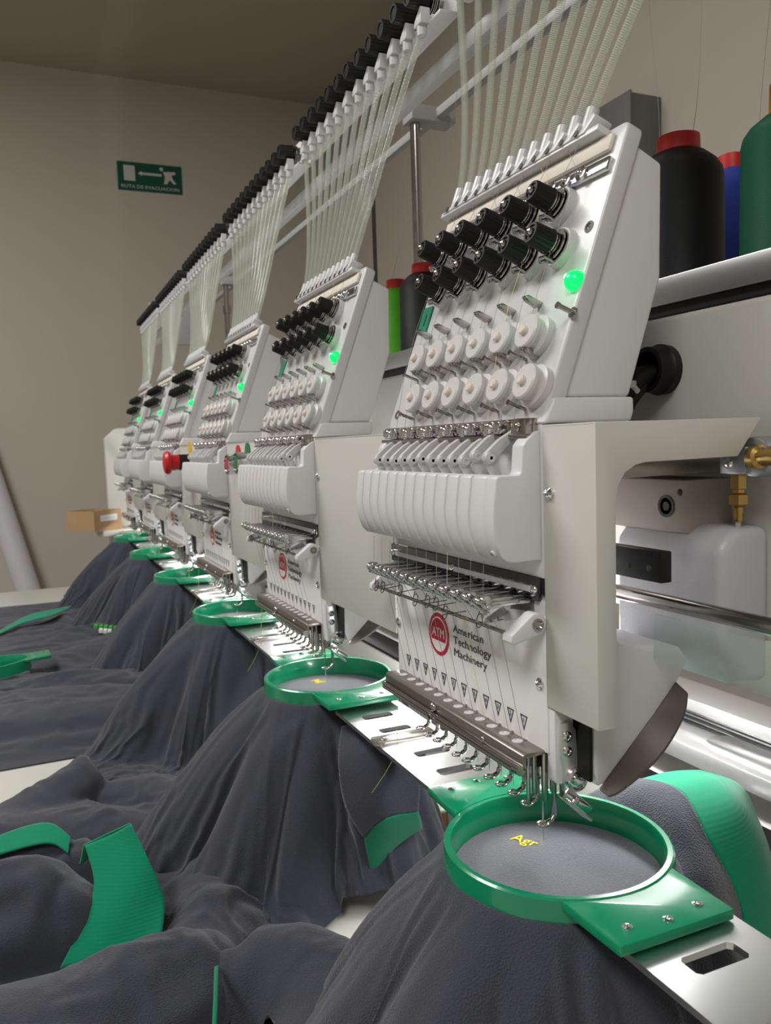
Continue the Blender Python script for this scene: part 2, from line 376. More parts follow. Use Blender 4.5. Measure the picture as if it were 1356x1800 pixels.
for i in range(13):
    a = edges[i] + (0.0009 if i else 0); b = edges[i + 1] - (0.0009 if i < 12 else 0)
    sub(MB().prism(lower, 'xz', a, b), 'cover_rib', WHITE, cv, bevel=0.0011, seg=2)
sub(MB().box(-0.022, 0.0005, 0.0300, 0.2010, 1.1560, 1.1960), 'cover_core', DARK, cv)
for y in (0.0065,):
    sub(MB().lathe([(0.0024, 0), (0.0024, 0.0022), (0.0014, 0.0022), (0.0012, 0.001)], (-0.0262, y + .004, 1.1560), (-0.9, 0, -0.5), 12), 'cover_screw', GREYP, cv)

# take-up levers
lv = MB()
lv.prism([(-0.0235, 1.2075), (-0.0222, 1.2110), (-0.0130, 1.2185), (-0.0020, 1.2245), (0.0020, 1.2210), (-0.0080, 1.2140), (-0.0135, 1.2085), (-0.0160, 1.2050), (-0.0130, 1.2000), (-0.0105, 1.1950), (-0.0165, 1.1950), (-0.0195, 1.2005), (-0.0205, 1.2040)], 'xz', -0.0021, 0.0021)
lv.cyl((-0.0198, -0.0034, 1.2078), (-0.0198, 0.0024, 1.2078), 0.0036, n=18)
lvm = lv.mesh('take_up_lever', GREYP, bevel=0.0007)
lvb = MB().lathe([(0.0025, 0), (0.0025, 0.0006), (0.0012, 0.0006), (0.0010, 0.0)], (-0.0198, -0.0034, 1.2078), (0, -1, 0), 14).mesh('lever_boss', WHITE2)
for i in range(12):
    o = link('take_up_lever', lvm, head, (0, 0.0266 + 0.01497 * i, [0.002, 0.003, 0, 0, 0, 0, 0.001, 0, 0, -.0006, 0, 0][i])); link('lever_boss', lvb, o, (0, 0, 0))

# dark slot rail, thread clips, bail rod
rl = MB(); rl.box(-0.0015, 0.0010, 0.0050, 0.2135, 1.1262, 1.1398)
R_ = P(rl, 'slot_rail', DARKRAIL, bevel=0.0004)
sub(MB().box(-0.0020, -0.0010, 0.0120, 0.2050, 1.1310, 1.1345), 'rail_gap', WHITE2, R_)
for y in (0.0085, 0.1090, 0.2100): sub(MB().dome((-0.0015, y, 1.1330), (-1, 0, 0), 0.0026, 0.0022, 12, 3), 'rail_screw', CHROME, R_)
P(MB().box(0.0005, 0.011, 0.012, 0.206, 1.1100, 1.1268), 'needle_slot', DARK)
cbk = MB(); cbk.box(-0.0060, -0.0010, 0.0240, 0.2010, 1.1210, 1.1235); cbk.box(-0.0275, -0.0010, 0.0232, 0.0245, 1.1130, 1.1240); cbk.box(-0.0275, -0.0260, 0.0232, 0.2000, 1.1205, 1.1225)
P(cbk, 'clip_bracket', CHROME, bevel=0.0004)
tcm = MB()
tcm.box(-0.0300, -0.0020, -0.0052, 0.0052, 1.1245, 1.1275); tcm.box(-0.0300, -0.0040, -0.0022, 0.0022, 1.1270, 1.1290)
tcm.cyl((-0.0310, -0.0046, 1.1275), (-0.0310, 0.0046, 1.1275), 0.0040, n=14); tcm.cyl((-0.0295, -0.0055, 1.1240), (-0.0295, 0.0055, 1.1240), 0.0020, n=10); tcm.dome((-0.0345, 0.0, 1.1282), (-1, 0, 0.3), 0.0022, 0.002, 10, 3)
tcmm = tcm.mesh('thread_clip', CHROME, bevel=0.0006)
for i in range(12): link('thread_clip', tcmm, head, (0, 0.0175 + 0.01485 * i, 0))
wl = MB()
loop = [Vector((-0.026, 0.0, 1.1190))] + [Vector((-0.024 + 0.001 * math.sin(t), 0.0035 * math.cos(t) + 0.004, 1.1125 + 0.0042 * math.sin(t))) for t in [2 * math.pi * k / 12 for k in range(12)]] + [Vector((-0.016, -0.010, 1.1150))]
wl.tube(loop, 0.00032, 6); wlm = wl.mesh('check_spring', mat('spring_wire', (0.12, 0.12, 0.12), 0.3, 1.0))
for i in (0, 3, 4, 5, 6, 8, 10, 11): link('check_spring', wlm, head, (0.001 * (i % 3), 0.030 + 0.0149 * i, -0.001 * (i % 4)))
br = MB(); br.cyl((-0.0195, 0.0120, 1.1090), (-0.0195, 0.2050, 1.1078), 0.00125, n=12)
BR = P(br, 'bail_rod', CHROMED)
def bail_arm(y0, y1):
    c0, c1 = (-0.0066, 1.1148), (-0.0215, 1.1070); pts = []
    for k in range(9):
        t = math.radians(-60 + 180 * k / 8 - 0); pts.append((c0[0] + 0.0065 * math.cos(t - 0.1), c0[1] + 0.0065 * math.sin(t - 0.1)))
    pts += [(c1[0] - 0.002, c1[1] + 0.0032), (c1[0] - 0.003, c1[1] - 0.001), (c1[0], c1[1] - 0.0026)]
    return MB().prism(pts, 'xz', y0, y1)
ba = bail_arm(-0.0015, 0.0085).obj('bail_arm', WHITE, BR, bevel=0.0009)
sub(MB().lathe([(0.0036, 0), (0.0036, 0.0012), (0.0026, 0.0014), (0.0018, 0.0004)], (-0.0066, -0.0015, 1.1148), (0, -1, 0), 14), 'arm_screw', CHROMED, BR)
bail_arm(0.2030, 0.2090).obj('bail_arm', WHITE, BR, bevel=0.0009)

# label plate print
LP = lambda y0, z0, x=-0.0003: (lambda v: Vector((x - v.z, y0 - v.x, z0 + v.y)))
def circ(cy, cz, r, n=40): return [(cy + r * math.cos(2 * math.pi * k / n), cz + r * math.sin(2 * math.pi * k / n)) for k in range(n)]
LG = P(MB().prism(circ(0.1350, 1.0810, 0.0156), 'yz', -0.0004, 0.0), 'brand_logo', RED)
LG['label'] = 'red round ATM logo'
sub(MB().prism(circ(0.1350, 1.0810, 0.0128), 'yz', -0.0006, 0.0), 'logo_ring', WPRINT, LG)
inner = [(0.1350 + 0.0117 * math.cos(t), 1.0810 + 0.0117 * math.sin(t)) for t in [math.radians(-24 + 228 * k / 30) for k in range(31)]]
sub(MB().prism(inner, 'yz', -0.0008, 0.0), 'logo_disc', RED, LG)
sub(MB().prism([(0.1350 + 0.0117 * math.cos(t), 1.0810 + 0.0117 * math.sin(t)) for t in [math.radians(-24 - 3 - 126 * k / 16) for k in range(17)]] , 'yz', -0.0007, 0.0), 'logo_band', WPRINT, LG)
link('logo_letters', text_mesh('ATM', 0.0098, WPRINT, LP(0.1443, 1.0790, -0.0009), 0.0001, width=0.0186), LG, (0, 0, 0))
for t, z, wd in (('American', 1.0873, 0.0415), ('Technology', 1.0790, 0.0510), ('Machinery', 1.0705, 0.0448)):
    me = text_mesh(t, 0.0078, INK, LP(0.1128, z), 0.0001, width=wd); link('brand_lettering', me, head)
for i in range(12):
    y = 0.0245 + 0.01495 * i; t = MB(); a = 0.0039; b = 0.0095; zt = 1.0533
    o_ = [(y - a, zt), (y + a, zt), (y, zt - b)]; q_ = [(y - a * .72, zt - 0.0007), (y + a * .72, zt - 0.0007), (y, zt - b * .82)]
    for k in range(3):
        k2 = (k + 1) % 3; t.prism([o_[k], o_[k2], q_[k2], q_[k]], 'yz', -0.0003, 0.0)
    tr = P(t, 'needle_mark', INK, smooth=False)
    s_ = str(i + 1); link('mark_number', text_mesh(s_, 0.0042, INK, LP(y + 0.0012 * len(s_), 1.0489), 0.0001), tr, (0, 0, 0))
CS = MB().lathe([(0.0034, 0), (0.0034, 0.0012), (0.0020, 0.0024), (0.0016, 0.0012)], (0, 0, 0), (-1, 0, 0), 16).mesh('plate_screw', CHROME)
for y, z in ((0.0059, 1.0779), (0.2060, 1.0768)): link('plate_screw', CS, head, (0, y, z))
# threads running down the plate
for i in range(12):
    y = 0.0190 + 0.01485 * i
    m_ = THREADY if i == 3 else THREAD
    P(MB().tube([(-0.0290, y, 1.1990 - 0.048), (-0.0300, y, 1.1270), (-0.0190, y - 0.001, 1.1075), (-0.004, y + 0.002, 1.0400)], 0.00016, 5), 'thread', m_)
for i in range(12):
    y = 0.0290 + 0.01528 * i; y2 = [0.0441, 0.0296][i % 2] + 0.0303 * (i // 2)
    P(MB(PX).tube([(0.1785, sy[i], 0.006), (0.156, y2, 0.007), (0.075, y2 - 0.003, 0.011), (0.040, y2 - 0.006, 0.011), (-0.003, y2 - 0.010, 0.006)], 0.00015, 5), 'thread', THREADY if i == 3 else THREAD)

th = MB().tube([(-0.0175, 0.1720, 1.0280), (-0.0190, 0.1735, 1.0050), (-0.0205, 0.1700, 0.9850), (-0.0260, 0.1850, 0.9620), (-0.0330, 0.1950, 0.9450)], 0.0003, 5); P(th, 'thread_tail', mat('lime_thread_tail', (0.35, 0.42, 0.10), 0.5))
# needle guard: steel channel with white buttons and rods
gp = [(0.0010, 1.0385), (-0.0125, 1.0388), (-0.0150, 1.0375), (-0.0155, 1.0285), (-0.0130, 1.0285), (-0.0130, 1.0355), (0.0010, 1.0362)]
G_ = P(MB().prism(gp, 'xz', 0.0030, 0.2020), 'needle_guard', GUARD, bevel=0.0005)
bt = MB().lathe([(0.0034, 0), (0.0034, 0.0006), (0.0016, 0.0010), (0.0012, 0.0005)], (-0.0062, 0, 1.0386), (0, 0, 1), 16).mesh('guard_button', WHITE2)
for i in range(12): link('guard_button', bt, G_, (0, 0.0225 + 0.01492 * i, 0))
for x, z, r in ((-0.0168, 1.0298, 0.0017), (-0.0170, 1.0272, 0.0015)): sub(MB().cyl((x, 0.0065, z), (x, 0.2010, z), r, n=12), 'guard_rod', CHROMED, G_)
gs = MB(); gs.cyl((-0.0155, 0.1165, 1.0290), (-0.0195, 0.1165, 1.0285), 0.0028, n=12)
sub(MB().dome((-0.0150, 0.1165, 1.0345), (-1, 0, 0.4), 0.0036, 0.0035, 12, 3), 'guard_screw', CHROMED, G_)
sub(MB().dome((-0.0150, 0.0480, 1.0335), (-1, 0, 0.4), 0.0020, 0.002, 10, 3), 'guard_screw', CHROMED, G_)
sub(MB().cyl((-0.0165, 0.0090, 1.0290), (-0.0165, 0.0030, 1.0290), 0.0030, n=12), 'rod_end', CHROMED, G_)
sub(gs, 'guard_clamp', CHROMED, G_, bevel=0.0003)
P(MB().box(-0.0020, 0.0200, 0.0120, 0.2010, 1.0250, 1.0360), 'needle_bar_block', DARK)

for i, (x, y) in enumerate(((-0.008, 0.0085), (-0.003, 0.0100), (0.003, 0.0080), (0.009, 0.0095), (0.014, 0.0060))): P(MB().cyl((x, y, 1.0360), (x, y, 1.0060 + 0.004 * (i % 2)), 0.0013 + 0.0004 * (i % 3), n=10), 'needle_bar', CHROMED)
# presser feet and needles
ft = MB()
ft.box(0.0062, 0.0085, -0.0012, 0.0012, 0.9985, 1.0300); ft.box(0.0035, 0.0085, -0.0024, 0.0024, 1.0100, 1.0130)
ft.tube([(0.0070, 0.0, 1.0010), (0.0060, 0.0, 0.9975), (0.0030, 0.0, 0.9962)], 0.0017, 8)
ft.tube([(-0.0005 + 0.0032 * math.cos(t), 0.0032 * math.sin(t), 0.9960) for t in [2 * math.pi * k / 14 for k in range(14)]], 0.0010, 6, closed=True)
ftm = ft.mesh('presser_foot', CHROMED, bevel=0.0004)
nd = MB(); nd.lathe([(0.0009, 0), (0.0009, 0.020), (0.0005, 0.026), (0.0001, 0.036)], (-0.0005, 0, 1.0360), (0, 0, -1), 8); ndm = nd.mesh('needle', CHROME)
for i in range(11):
    o = link('presser_foot', ftm, head, (0.0, 0.0222 + 0.0148 * i, 0.004 if i % 3 else 0.0032)); link('needle', ndm, o, (0, 0, 0))
af = MB(); af.box(0.0150, 0.0175, 0.0165, 0.0190, 0.9890, 1.0320); af.tube([(0.0162, 0.0178, 0.9900), (0.0140, 0.0178, 0.9870), (0.0110, 0.0178, 0.9862)], 0.0016, 8)
af.tube([(0.0080 + 0.0032 * math.cos(t), 0.0178 + 0.0032 * math.sin(t), 0.9860) for t in [2 * math.pi * k / 14 for k in range(14)]], 0.0010, 6, closed=True)
o = P(af, 'lowered_presser_foot', CHROMED, bevel=0.0004)
sub(MB().cyl((0.0080, 0.0178, 1.0320), (0.0080, 0.0178, 0.9760), 0.0007, n=8), 'needle', CHROME, o)
P(MB().tube([(0.0080, 0.0178, 1.0300), (0.0083, 0.0180, 0.9900), (0.0078, 0.0190, 0.9725)], 0.00025, 5), 'needle_thread', THREADY)

# presser drive block on the near side of the needle case
pb = MB(); pb.prism([(0.0010, 1.0650), (0.0140, 1.0650), (0.0140, 1.0235), (0.0100, 1.0205), (0.0025, 1.0205), (0.0010, 1.0225)], 'xz', -0.0060, 0.0020)
P(pb, 'presser_block', WHITE, bevel=0.0008)
pp = MB().prism([(0.0035, 1.0570), (0.0100, 1.0575), (0.0140, 1.0520), (0.0150, 1.0340), (0.0170, 1.0240), (0.0150, 1.0160), (0.0060, 1.0170), (0.0050, 1.0300), (0.0035, 1.0360)], 'xz', -0.0085, -0.0060)
PPL = P(pp, 'presser_plate', ALU, bevel=0.0005)
for z in (1.0493, 1.0405): sub(MB().lathe([(0.0032, 0), (0.0030, 0.0010), (0.0016, 0.0018), (0.0012, 0.001)], (0.0075, -0.0085, z), (0, -1, 0), 14), 'plate_bolt', CHROME, PPL)
sub(MB().lathe([(0.0070, 0), (0.0070, 0.0030), (0.0058, 0.0036), (0.0046, 0.0016), (0.0036, 0.0016), (0.0034, 0.0036), (0.0015, 0.0040)], (0.0127, -0.0085, 1.0235), (0, -1, 0), 22), 'roller', CHROME, PPL)
ck = MB(lambda p: Matrix.Rotation(math.radians(44), 4, 'Y') @ (p - Vector((0.0085, 0, 1.0135))) + Vector((0.0085, 0, 1.0135)))
ck.box(0.0030, 0.0260, -0.0110, -0.0060, 1.0095, 1.0175); ck.box(0.0060, 0.0270, -0.0150, -0.0105, 1.0100, 1.0120)
CK = sub(ck, 'wiper_clip', CHROME, PPL, bevel=0.0008)
sub(MB().dome((0.0105, -0.0110, 1.0110), (0, -1, 0), 0.0028, 0.002, 12, 3), 'clip_screw', CHROME, PPL)
P(MB().box(0.0145, 0.0165, -0.0200, 0.0060, 1.0250, 1.0800), 'black_guide', BLACK)
P(MB().box(0.0165, 0.0190, -0.0140, -0.0060, 1.0320, 1.0660), 'steel_guide', STEEL)

# lower arm casting with curved skirt
arm = [(0.0180, 1.1200), (0.0175, 1.0300), (0.0205, 1.0210), (0.0245, 1.0225), (0.0603, 1.0560), (0.0787, 1.0745), (0.0870, 1.0860), (0.0800, 1.0950), (0.0476, 1.1000), (0.0360, 1.1020), (0.0300, 1.1150), (0.0300, 1.1900), (0.0180, 1.1900)]
P(MB().prism(arm, 'xz', -0.0200, 0.0350), 'arm_casting', WHITE, bevel=0.0012)
ina = [(0.0216, 1.0195), (0.0300, 1.0275), (0.0400, 1.0370), (0.0500, 1.0465), (0.0603, 1.0556), (0.0700, 1.0655), (0.0780, 1.0740)]
outa = [(0.0165, 1.0235), (0.0240, 1.0245), (0.0385, 1.0310), (0.0530, 1.0400), (0.0640, 1.0510), (0.0715, 1.0625), (0.0735, 1.0735)]
def spl(p, n=24):
    p = [Vector((a, b, 0)) for a, b in p]; out = []
    for q in range(n + 1):
        t = q / n * (len(p) - 1); i = min(int(t), len(p) - 2); u = t - i
        A, B, C, D = p[max(i - 1, 0)], p[i], p[i + 1], p[min(i + 2, len(p) - 1)]
        v = 0.5 * (2 * B + (C - A) * u + (2 * A - 5 * B + 4 * C - D) * u * u + (3 * B - A - 3 * C + D) * u ** 3); out.append((v.x, v.y))
    return out
ina = spl(ina); outa = spl(outa)
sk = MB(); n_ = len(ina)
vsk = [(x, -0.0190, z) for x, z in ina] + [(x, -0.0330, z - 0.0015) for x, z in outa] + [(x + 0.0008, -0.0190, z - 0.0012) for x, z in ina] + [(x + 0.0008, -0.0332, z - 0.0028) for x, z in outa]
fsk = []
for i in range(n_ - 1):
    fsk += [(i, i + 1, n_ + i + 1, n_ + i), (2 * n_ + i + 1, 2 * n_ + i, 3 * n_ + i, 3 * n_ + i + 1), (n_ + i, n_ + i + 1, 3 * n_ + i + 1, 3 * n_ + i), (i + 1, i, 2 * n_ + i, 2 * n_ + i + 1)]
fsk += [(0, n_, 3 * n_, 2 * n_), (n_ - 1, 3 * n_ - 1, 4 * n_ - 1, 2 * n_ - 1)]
P(sk.add(vsk, fsk), 'arm_skirt', mat('shaded_skirt_plastic', (0.10, 0.085, 0.075), 0.3))  # dark taupe puts the shade on the skirt into its colour

# thread tubes
def tube_pts(p0, t0, p1, t1, n):
    out = []
    for i in range(n + 1):
        t = i / n; h1 = 2 * t ** 3 - 3 * t ** 2 + 1; h2 = t ** 3 - 2 * t ** 2 + t; h3 = -2 * t ** 3 + 3 * t ** 2; h4 = t ** 3 - t ** 2
        out.append(p0 * h1 + t0 * h2 + p1 * h3 + t1 * h4)
    return out
for i in range(12):
    p0 = PX((0.1960, sy[i], 0.004)); p1 = Vector((0.0760, -0.1144 + 0.0302 * i, 1.5810))
    d = p1 - p0
    pts = tube_pts(p0, PU * 0.10 + Vector((0, d.y * 0.45, 0.06)), p1, Vector((d.x * .6, d.y * 1.25, d.z * 0.95)), 300)
    P(MB().tube(pts, [0.0031 if k % 2 else 0.0026 for k in range(len(pts))], 9), 'thread_tube', TUBE)

# ------------------------------------------------------------------ copy the head along the row
PITCH_Y = 0.4
HEADLBL = ['white embroidery head nearest the viewer with large readable logo plate',
           'second embroidery head from the viewer, beyond the nearest one',
           'third embroidery head from the viewer, right of the red emergency button',
           'fourth embroidery head from the viewer, just beyond the red emergency button',
           'fifth embroidery head, second from the far end of the row',
           'sixth embroidery head, smallest and last at the far end of the row']
heads = [head]
for k in range(1, 6):
    c = copy_tree(head, None, FAR_SKIP if k > 2 else ()); c.location = HL + Vector((0, PITCH_Y * k, 0)); heads.append(c)
for k, h in enumerate(heads): h['label'] = HEADLBL[k]
for k, h in enumerate(heads):
    l = bpy.data.lights.new('status_lamp_light', 'POINT'); l.energy = 0.004; l.color = (0.02, 1.0, 0.25); l.shadow_soft_size = 0.004
    lo = bpy.data.objects.new('status_lamp_light', l); COL.objects.link(lo); lo.parent = h; lo.location = PX((0.0819, 0.0062, 0.014)) - HL
# only the nearest plate shows its number
mm = text_mesh('1', 0.0135, BLACK, lambda v: PX((0.0850 + v.y, 0.2082 - v.x, 0.0013 + v.z)), 0.0001); link('plate_number', mm, plate, (0, 0, 0))
# side covers: an end bracket on the nearest head, wide covers on the others
eb = MB()
outer = [(0.0, 1.2275), (0.1155, 1.2283), (0.0979, 1.2068), (0.0330, 1.2060), (0.0260, 1.2048), (0.0190, 1.2010), (0.0145, 1.1945), (0.0127, 1.1850), (0.0127, 1.0650), (0.0, 1.0655)]
eb.prism(outer, 'xz', -0.0468, -0.0452)
eb.box(0.0, 0.0016, -0.0460, 0.0005, 1.0655, 1.2275); eb.box(0.0, 0.1140, -0.0465, 0.0005, 1.2262, 1.2278)
EB = eb.obj('end_bracket', BEIGE, heads[0], bevel=0.0006)
BSm = MB().lathe([(0.0036, 0), (0.0036, 0.0012), (0.0022, 0.0026), (0.0018, 0.0012)], (0, 0, 0), (-1, 0, 0), 16).mesh('bracket_screw', CHROME)
link('bracket_screw', BSm, EB, (0, -0.0061, 1.1895))
GC = MB(); GC.box(0.0, 0.0016, -0.1875, 0.0005, 1.0655, 1.2275); GC.box(0.0, 0.1140, -0.1875, 0.0005, 1.2262, 1.2278)
GCm = GC.mesh('side_cover', BEIGE, bevel=0.0005)
for k in range(1, 6):
    o = link('side_cover', GCm, heads[k]); o.location = -HL; link('bracket_screw', BSm, o, (0, -0.0061, 1.1895))

# ================================================================== UPPER THREAD TENSION RAILS
RL = Vector((0.09, 0.05, 1.575))
rail = thing('thread_tension_rail', RL, '', 'tension rail', 'upper thread tension rails')
uy = [-0.1144 + 0.0302 * i for i in range(12)]
rp = MB(); rp.box(0.0960, 0.0985, -0.142, 0.238, 1.5860, 1.6300)
rp.obj('rail_plate', WHITE, rail, bevel=0.0008)
lp = MB(); lp.box(0.0790, 0.0970, -0.142, 0.238, 1.5850, 1.5880)
for y in uy: lp.prism([(y - 0.0075, 1.5850), (y + 0.0070, 1.5850), (y + 0.0050, 1.5900), (y - 0.0060, 1.5985), (y - 0.0085, 1.5975)], 'yz', 0.0705, 0.0795)
lp.obj('rail_lip', WHITE, rail, bevel=0.0006)
us = MB().lathe([(0.0032, 0), (0.0045, 0.0004), (0.0045, 0.0165), (0.0030, 0.0170)], (0.0755, 0, 1.5765), (0, 0, 1), 16).mesh('rail_socket', WHITE2)
uk = MB(lambda p: Vector((0.0800 - p.z, p.x, 1.6080 + p.y)))
k_ = ribbed(0.0092, 0.0, 0.0185); uk.v = k_.v; uk.f = k_.f; ukm = uk.mesh('rail_knob', BLACK)
ud = MB()
for h, r in ((0.0822, 0.0105), (0.0845, 0.0100), (0.0870, 0.0085), (0.0895, 0.0085)): ud.cyl((h, 0, 1.6070), (h + 0.0010, 0, 1.6070), r, n=18)
ud.cyl((0.0780, 0, 1.6080), (0.0970, 0, 1.6080), 0.0040, n=10); udm = ud.mesh('knob_disc', CHROMED)
ut = MB().tube([(0.0880, 0.006, 1.6020), (0.0835, 0.008, 1.5970), (0.0790, 0.004, 1.5960), (0.0760, 0.0, 1.5920)], 0.0008, 6).mesh('rail_hook', mat('mauve_wire', (0.30, 0.10, 0.18), 0.3, 0.6))
for y in uy:
    link('rail_socket', us, rail, (0, y, 0))
    o = link('rail_knob', ukm, rail, (0, y, 0)); link('knob_disc', udm, o, (0, 0, 0)); link('rail_hook', ut, o, (0, 0, 0))
ORD = ['first', 'second', 'third', 'fourth', 'fifth', 'sixth']
for k in range(6):
    r = rail if k == 0 else copy_tree(rail, None, FAR_SKIP if k > 2 else ())
    r.location = RL + Vector((0, PITCH_Y * k, 0))
    r['label'] = ['upper thread tension rail above the nearest embroidery head', 'upper row of black tension knobs above the second head from the viewer', 'upper row of black tension knobs above the third head from the viewer',
                  'upper row of black tension knobs above the fourth head from the viewer', 'upper row of black tension knobs, second from the far end', 'upper row of black tension knobs at the far end of the row'][k]

# ================================================================== MACHINE FRAME
fr = thing('machine_frame', (0.2, 1.0, 0.0), 'beige main beam and base of the embroidery machine behind the heads', 'machine frame')
MB().box(0.1300, 0.3400, -0.75, 2.30, 1.0950, 1.2990).obj('main_beam', BEIGE, fr, bevel=0.004, seg=3)
MB().box(0.1500, 0.4300, -0.75, 2.30, 0.62, 0.9450).obj('base_beam', BEIGE, fr, bevel=0.004)
MB().box(0.165, 0.42, -0.70, -0.60, 0.0, 0.63).obj('leg', BEIGE, fr, bevel=0.003)
MB().box(0.165, 0.42, 2.15, 2.25, 0.0, 0.63).obj('leg', BEIGE, fr, bevel=0.003)
MB().prism([(-0.0420, 0.62), (-0.0420, 1.2650), (-0.0067, 1.2960), (0.4300, 1.2990), (0.4300, 0.62)], 'xz', 2.345, 2.385).obj('end_panel', BEIGE, fr, bevel=0.004)
sh = MB(); sh.box(0.1900, 0.4600, -0.75, 2.30, 1.3330, 1.3365); sh.box(0.1880, 0.1910, -0.75, 2.30, 1.3195, 1.3400)
SH = sh.obj('cone_shelf', STEEL, fr, bevel=0.0006)
MB().box(0.1925, 0.4550, -0.75, 2.30, 1.3120, 1.3200).obj('shelf_underlay', BLACK, SH)
for y in (-0.5, 0.45, 1.1, 1.9): MB().box(0.21, 0.32, y, y + 0.02, 1.2985, 1.3125).obj('shelf_bracket', BEIGE, SH)
# beam clamp block behind the window, drive shaft, guard, motor cover, carriage rails
bk = MB(); bk.box(0.0950, 0.1310, -0.0120, 0.0650, 1.1600, 1.1925)
BK = bk.obj('clamp_block', mat('tan_paint', (0.36, 0.31, 0.28), 0.45), fr, bevel=0.001)
bkh = MB().lathe([(0.0070, 0), (0.0070, 0.0008), (0.0052, 0.0008), (0.0050, -0.001), (0.0030, -0.001), (0.0028, 0.0006)], (0.0950, 0.0065, 1.1760), (-1, 0, 0), 18).obj('block_bore', DARK, BK)
MB().dome((0.0950, -0.0050, 1.1850), (-1, 0, 0), 0.0022, 0.001, 10, 3).obj('block_screw', DARK, BK)
MB().box(0.0350, 0.1310, -0.0100, 0.2200, 1.1960, 1.2060).obj('arm_plate', GUARD, fr, bevel=0.0006)
MB().cyl((0.0700, -0.75, 1.1225), (0.0700, 2.28, 1.1225), 0.0046, n=24).obj('drive_shaft', CHROMED, fr)
MB().box(0.0600, 0.0625, -0.75, -0.0210, 1.0900, 1.1170).obj('shaft_guard', ACRYL, fr)
mcv = [(0.1290, 1.1650), (0.1010, 1.1650), (0.0900, 1.1540), (0.0900, 1.0850), (0.0980, 1.0740), (0.1290, 1.0720)]
mc = MB().prism(mcv, 'xz', -0.0420, 0.0500)
mc.obj('motor_cover', mat('grey_white_cover', (0.47, 0.47, 0.51), 0.35, bump=('noise', 500, 0.2, 0.001)), fr, bevel=0.006, seg=3)
bb = MB().box(0.0560, 0.0640, -0.0317, 0.0200, 1.1365, 1.1545)
BB = bb.obj('sensor_block', BLACK, fr, bevel=0.0008)
for y in (-0.022, -0.005): MB().dome((0.0560, y, 1.1440), (-1, 0, 0), 0.0020, 0.0008, 10, 3).obj('block_screw', DARK, BB)
ar = MB(); ar.box(0.1780, 0.2120, -0.75, 2.28, 0.9710, 0.9850); ar.box(0.2160, 0.2560, -0.75, 2.28, 0.9760, 1.0050)
AR = ar.obj('carriage_rail', ALU, fr, bevel=0.001)
for z in (0.9860, 0.9900, 0.9940): MB().box(0.2130, 0.2165, -0.75, 2.28, z, z + 0.0015).obj('rail_groove', BLACK, AR)
MB().prism(rrect(0.1900, 0.2150, -0.03, 0.075, 0.010), 'xy', 0.9850, 0.9885).obj('rail_slider', STEEL, AR, bevel=0.0006)
MB().box(0.1500, 0.1860, -0.75, 2.28, 0.9440, 0.9470).obj('rail_underlay', BLACK, AR)
for k in range(6):
    y = PITCH_Y * k
    a = MB().prism([(-0.030, 0.9650), (-0.040, 0.958), (-0.040, 0.9150), (-0.030, 0.9050), (0.16, 0.9050), (0.16, 0.9650)], 'xz', y - 0.012, y + 0.030)
    a.obj('cylinder_arm', STEEL, fr, bevel=0.004, seg=3)
# needle work lights under the beam
for k in range(6):
    y = PITCH_Y * k
    MB().box(0.112, 0.126, y + 0.03, y + 0.15, 1.0600, 1.0680).obj('work_lamp', mat('lamp_diffuser', (0.9, 0.9, 0.9), 0.4, emit=(1.0, 0.99, 0.96), emit_s=75.0), fr)

# upper frame: bars, cross arms, posts
uf = thing('thread_stand', (0.26, 0.68, 1.33), 'chrome posts and grey bars of the thread stand above the shelf', 'thread stand')
MB().box(0.1000, 0.1120, -0.60, 2.32, 1.5540, 1.5680).obj('front_bar', mat('grey_white_paint', (0.40, 0.40, 0.40), 0.4), uf, bevel=0.001)
MB().box(0.2850, 0.2970, -0.60, 2.32, 1.6710, 1.6830).obj('rear_bar', MATS['grey_white_paint'], uf, bevel=0.001)
for y in (0.68, 1.88):
    MB().box(0.2480, 0.3170, y - 0.016, y + 0.016, 1.6660, 1.6870).obj('cross_arm', MATS['grey_white_paint'], uf, bevel=0.002)
    MB().cyl((0.2600, y, 1.3370), (0.2600, y, 1.6670), 0.0072, n=20).obj('post', CHROMED, uf)
    MB().cyl((0.2600, y, 1.5900), (0.2600, y, 1.6100), 0.0110, n=20).obj('post_collar', CHROMED, uf) if y > 1 else None
for y in (-0.55, 2.30): MB().box(0.1120, 0.2900, y - 0.008, y + 0.008, 1.5540, 1.6830).obj('end_hanger', MATS['grey_white_paint'], uf, bevel=0.001)
for y in (0.93, 2.05): MB().cyl((0.300, y, 1.3370), (0.300, y, 1.6690), 0.0035, n=12).obj('thin_post', DARKRAIL, uf)

# ================================================================== HOOPS, STEEL ARMS
def ring_mesh():
    m = MB(); m.lathe([(0.0615, 0.0), (0.0615, 0.0195), (0.0622, 0.0205), (0.0650, 0.0205), (0.0662, 0.0195), (0.0668, 0.0080), (0.0670, 0.0), (0.0615, 0.0)], (0.005, 0, 0.9650), (0, 0, 1), 72, cap=False)
    return m
HC = 0.005
def tab(sgn):
    pts = []
    for k in range(9):
        t = math.radians(-34 + 68 * k / 8); pts.append((HC + 0.0640 * math.sin(t), 0.0640 * math.cos(t)))
    pts = [(HC - 0.0350, 0.0975), (HC - 0.0365, 0.0545)] + pts[0:] + [(HC + 0.0365, 0.0545), (HC + 0.0350, 0.0975)]
    return MB().prism([(x, sgn * (y + 0.0025)) for x, y in pts], 'xy', 0.9800, 0.9855)
hoop = thing('embroidery_hoop', (HC, 0, 0.968), '', 'embroidery hoop', 'green embroidery hoops under the heads')
ring_mesh().obj('hoop_ring', GREENP, hoop)
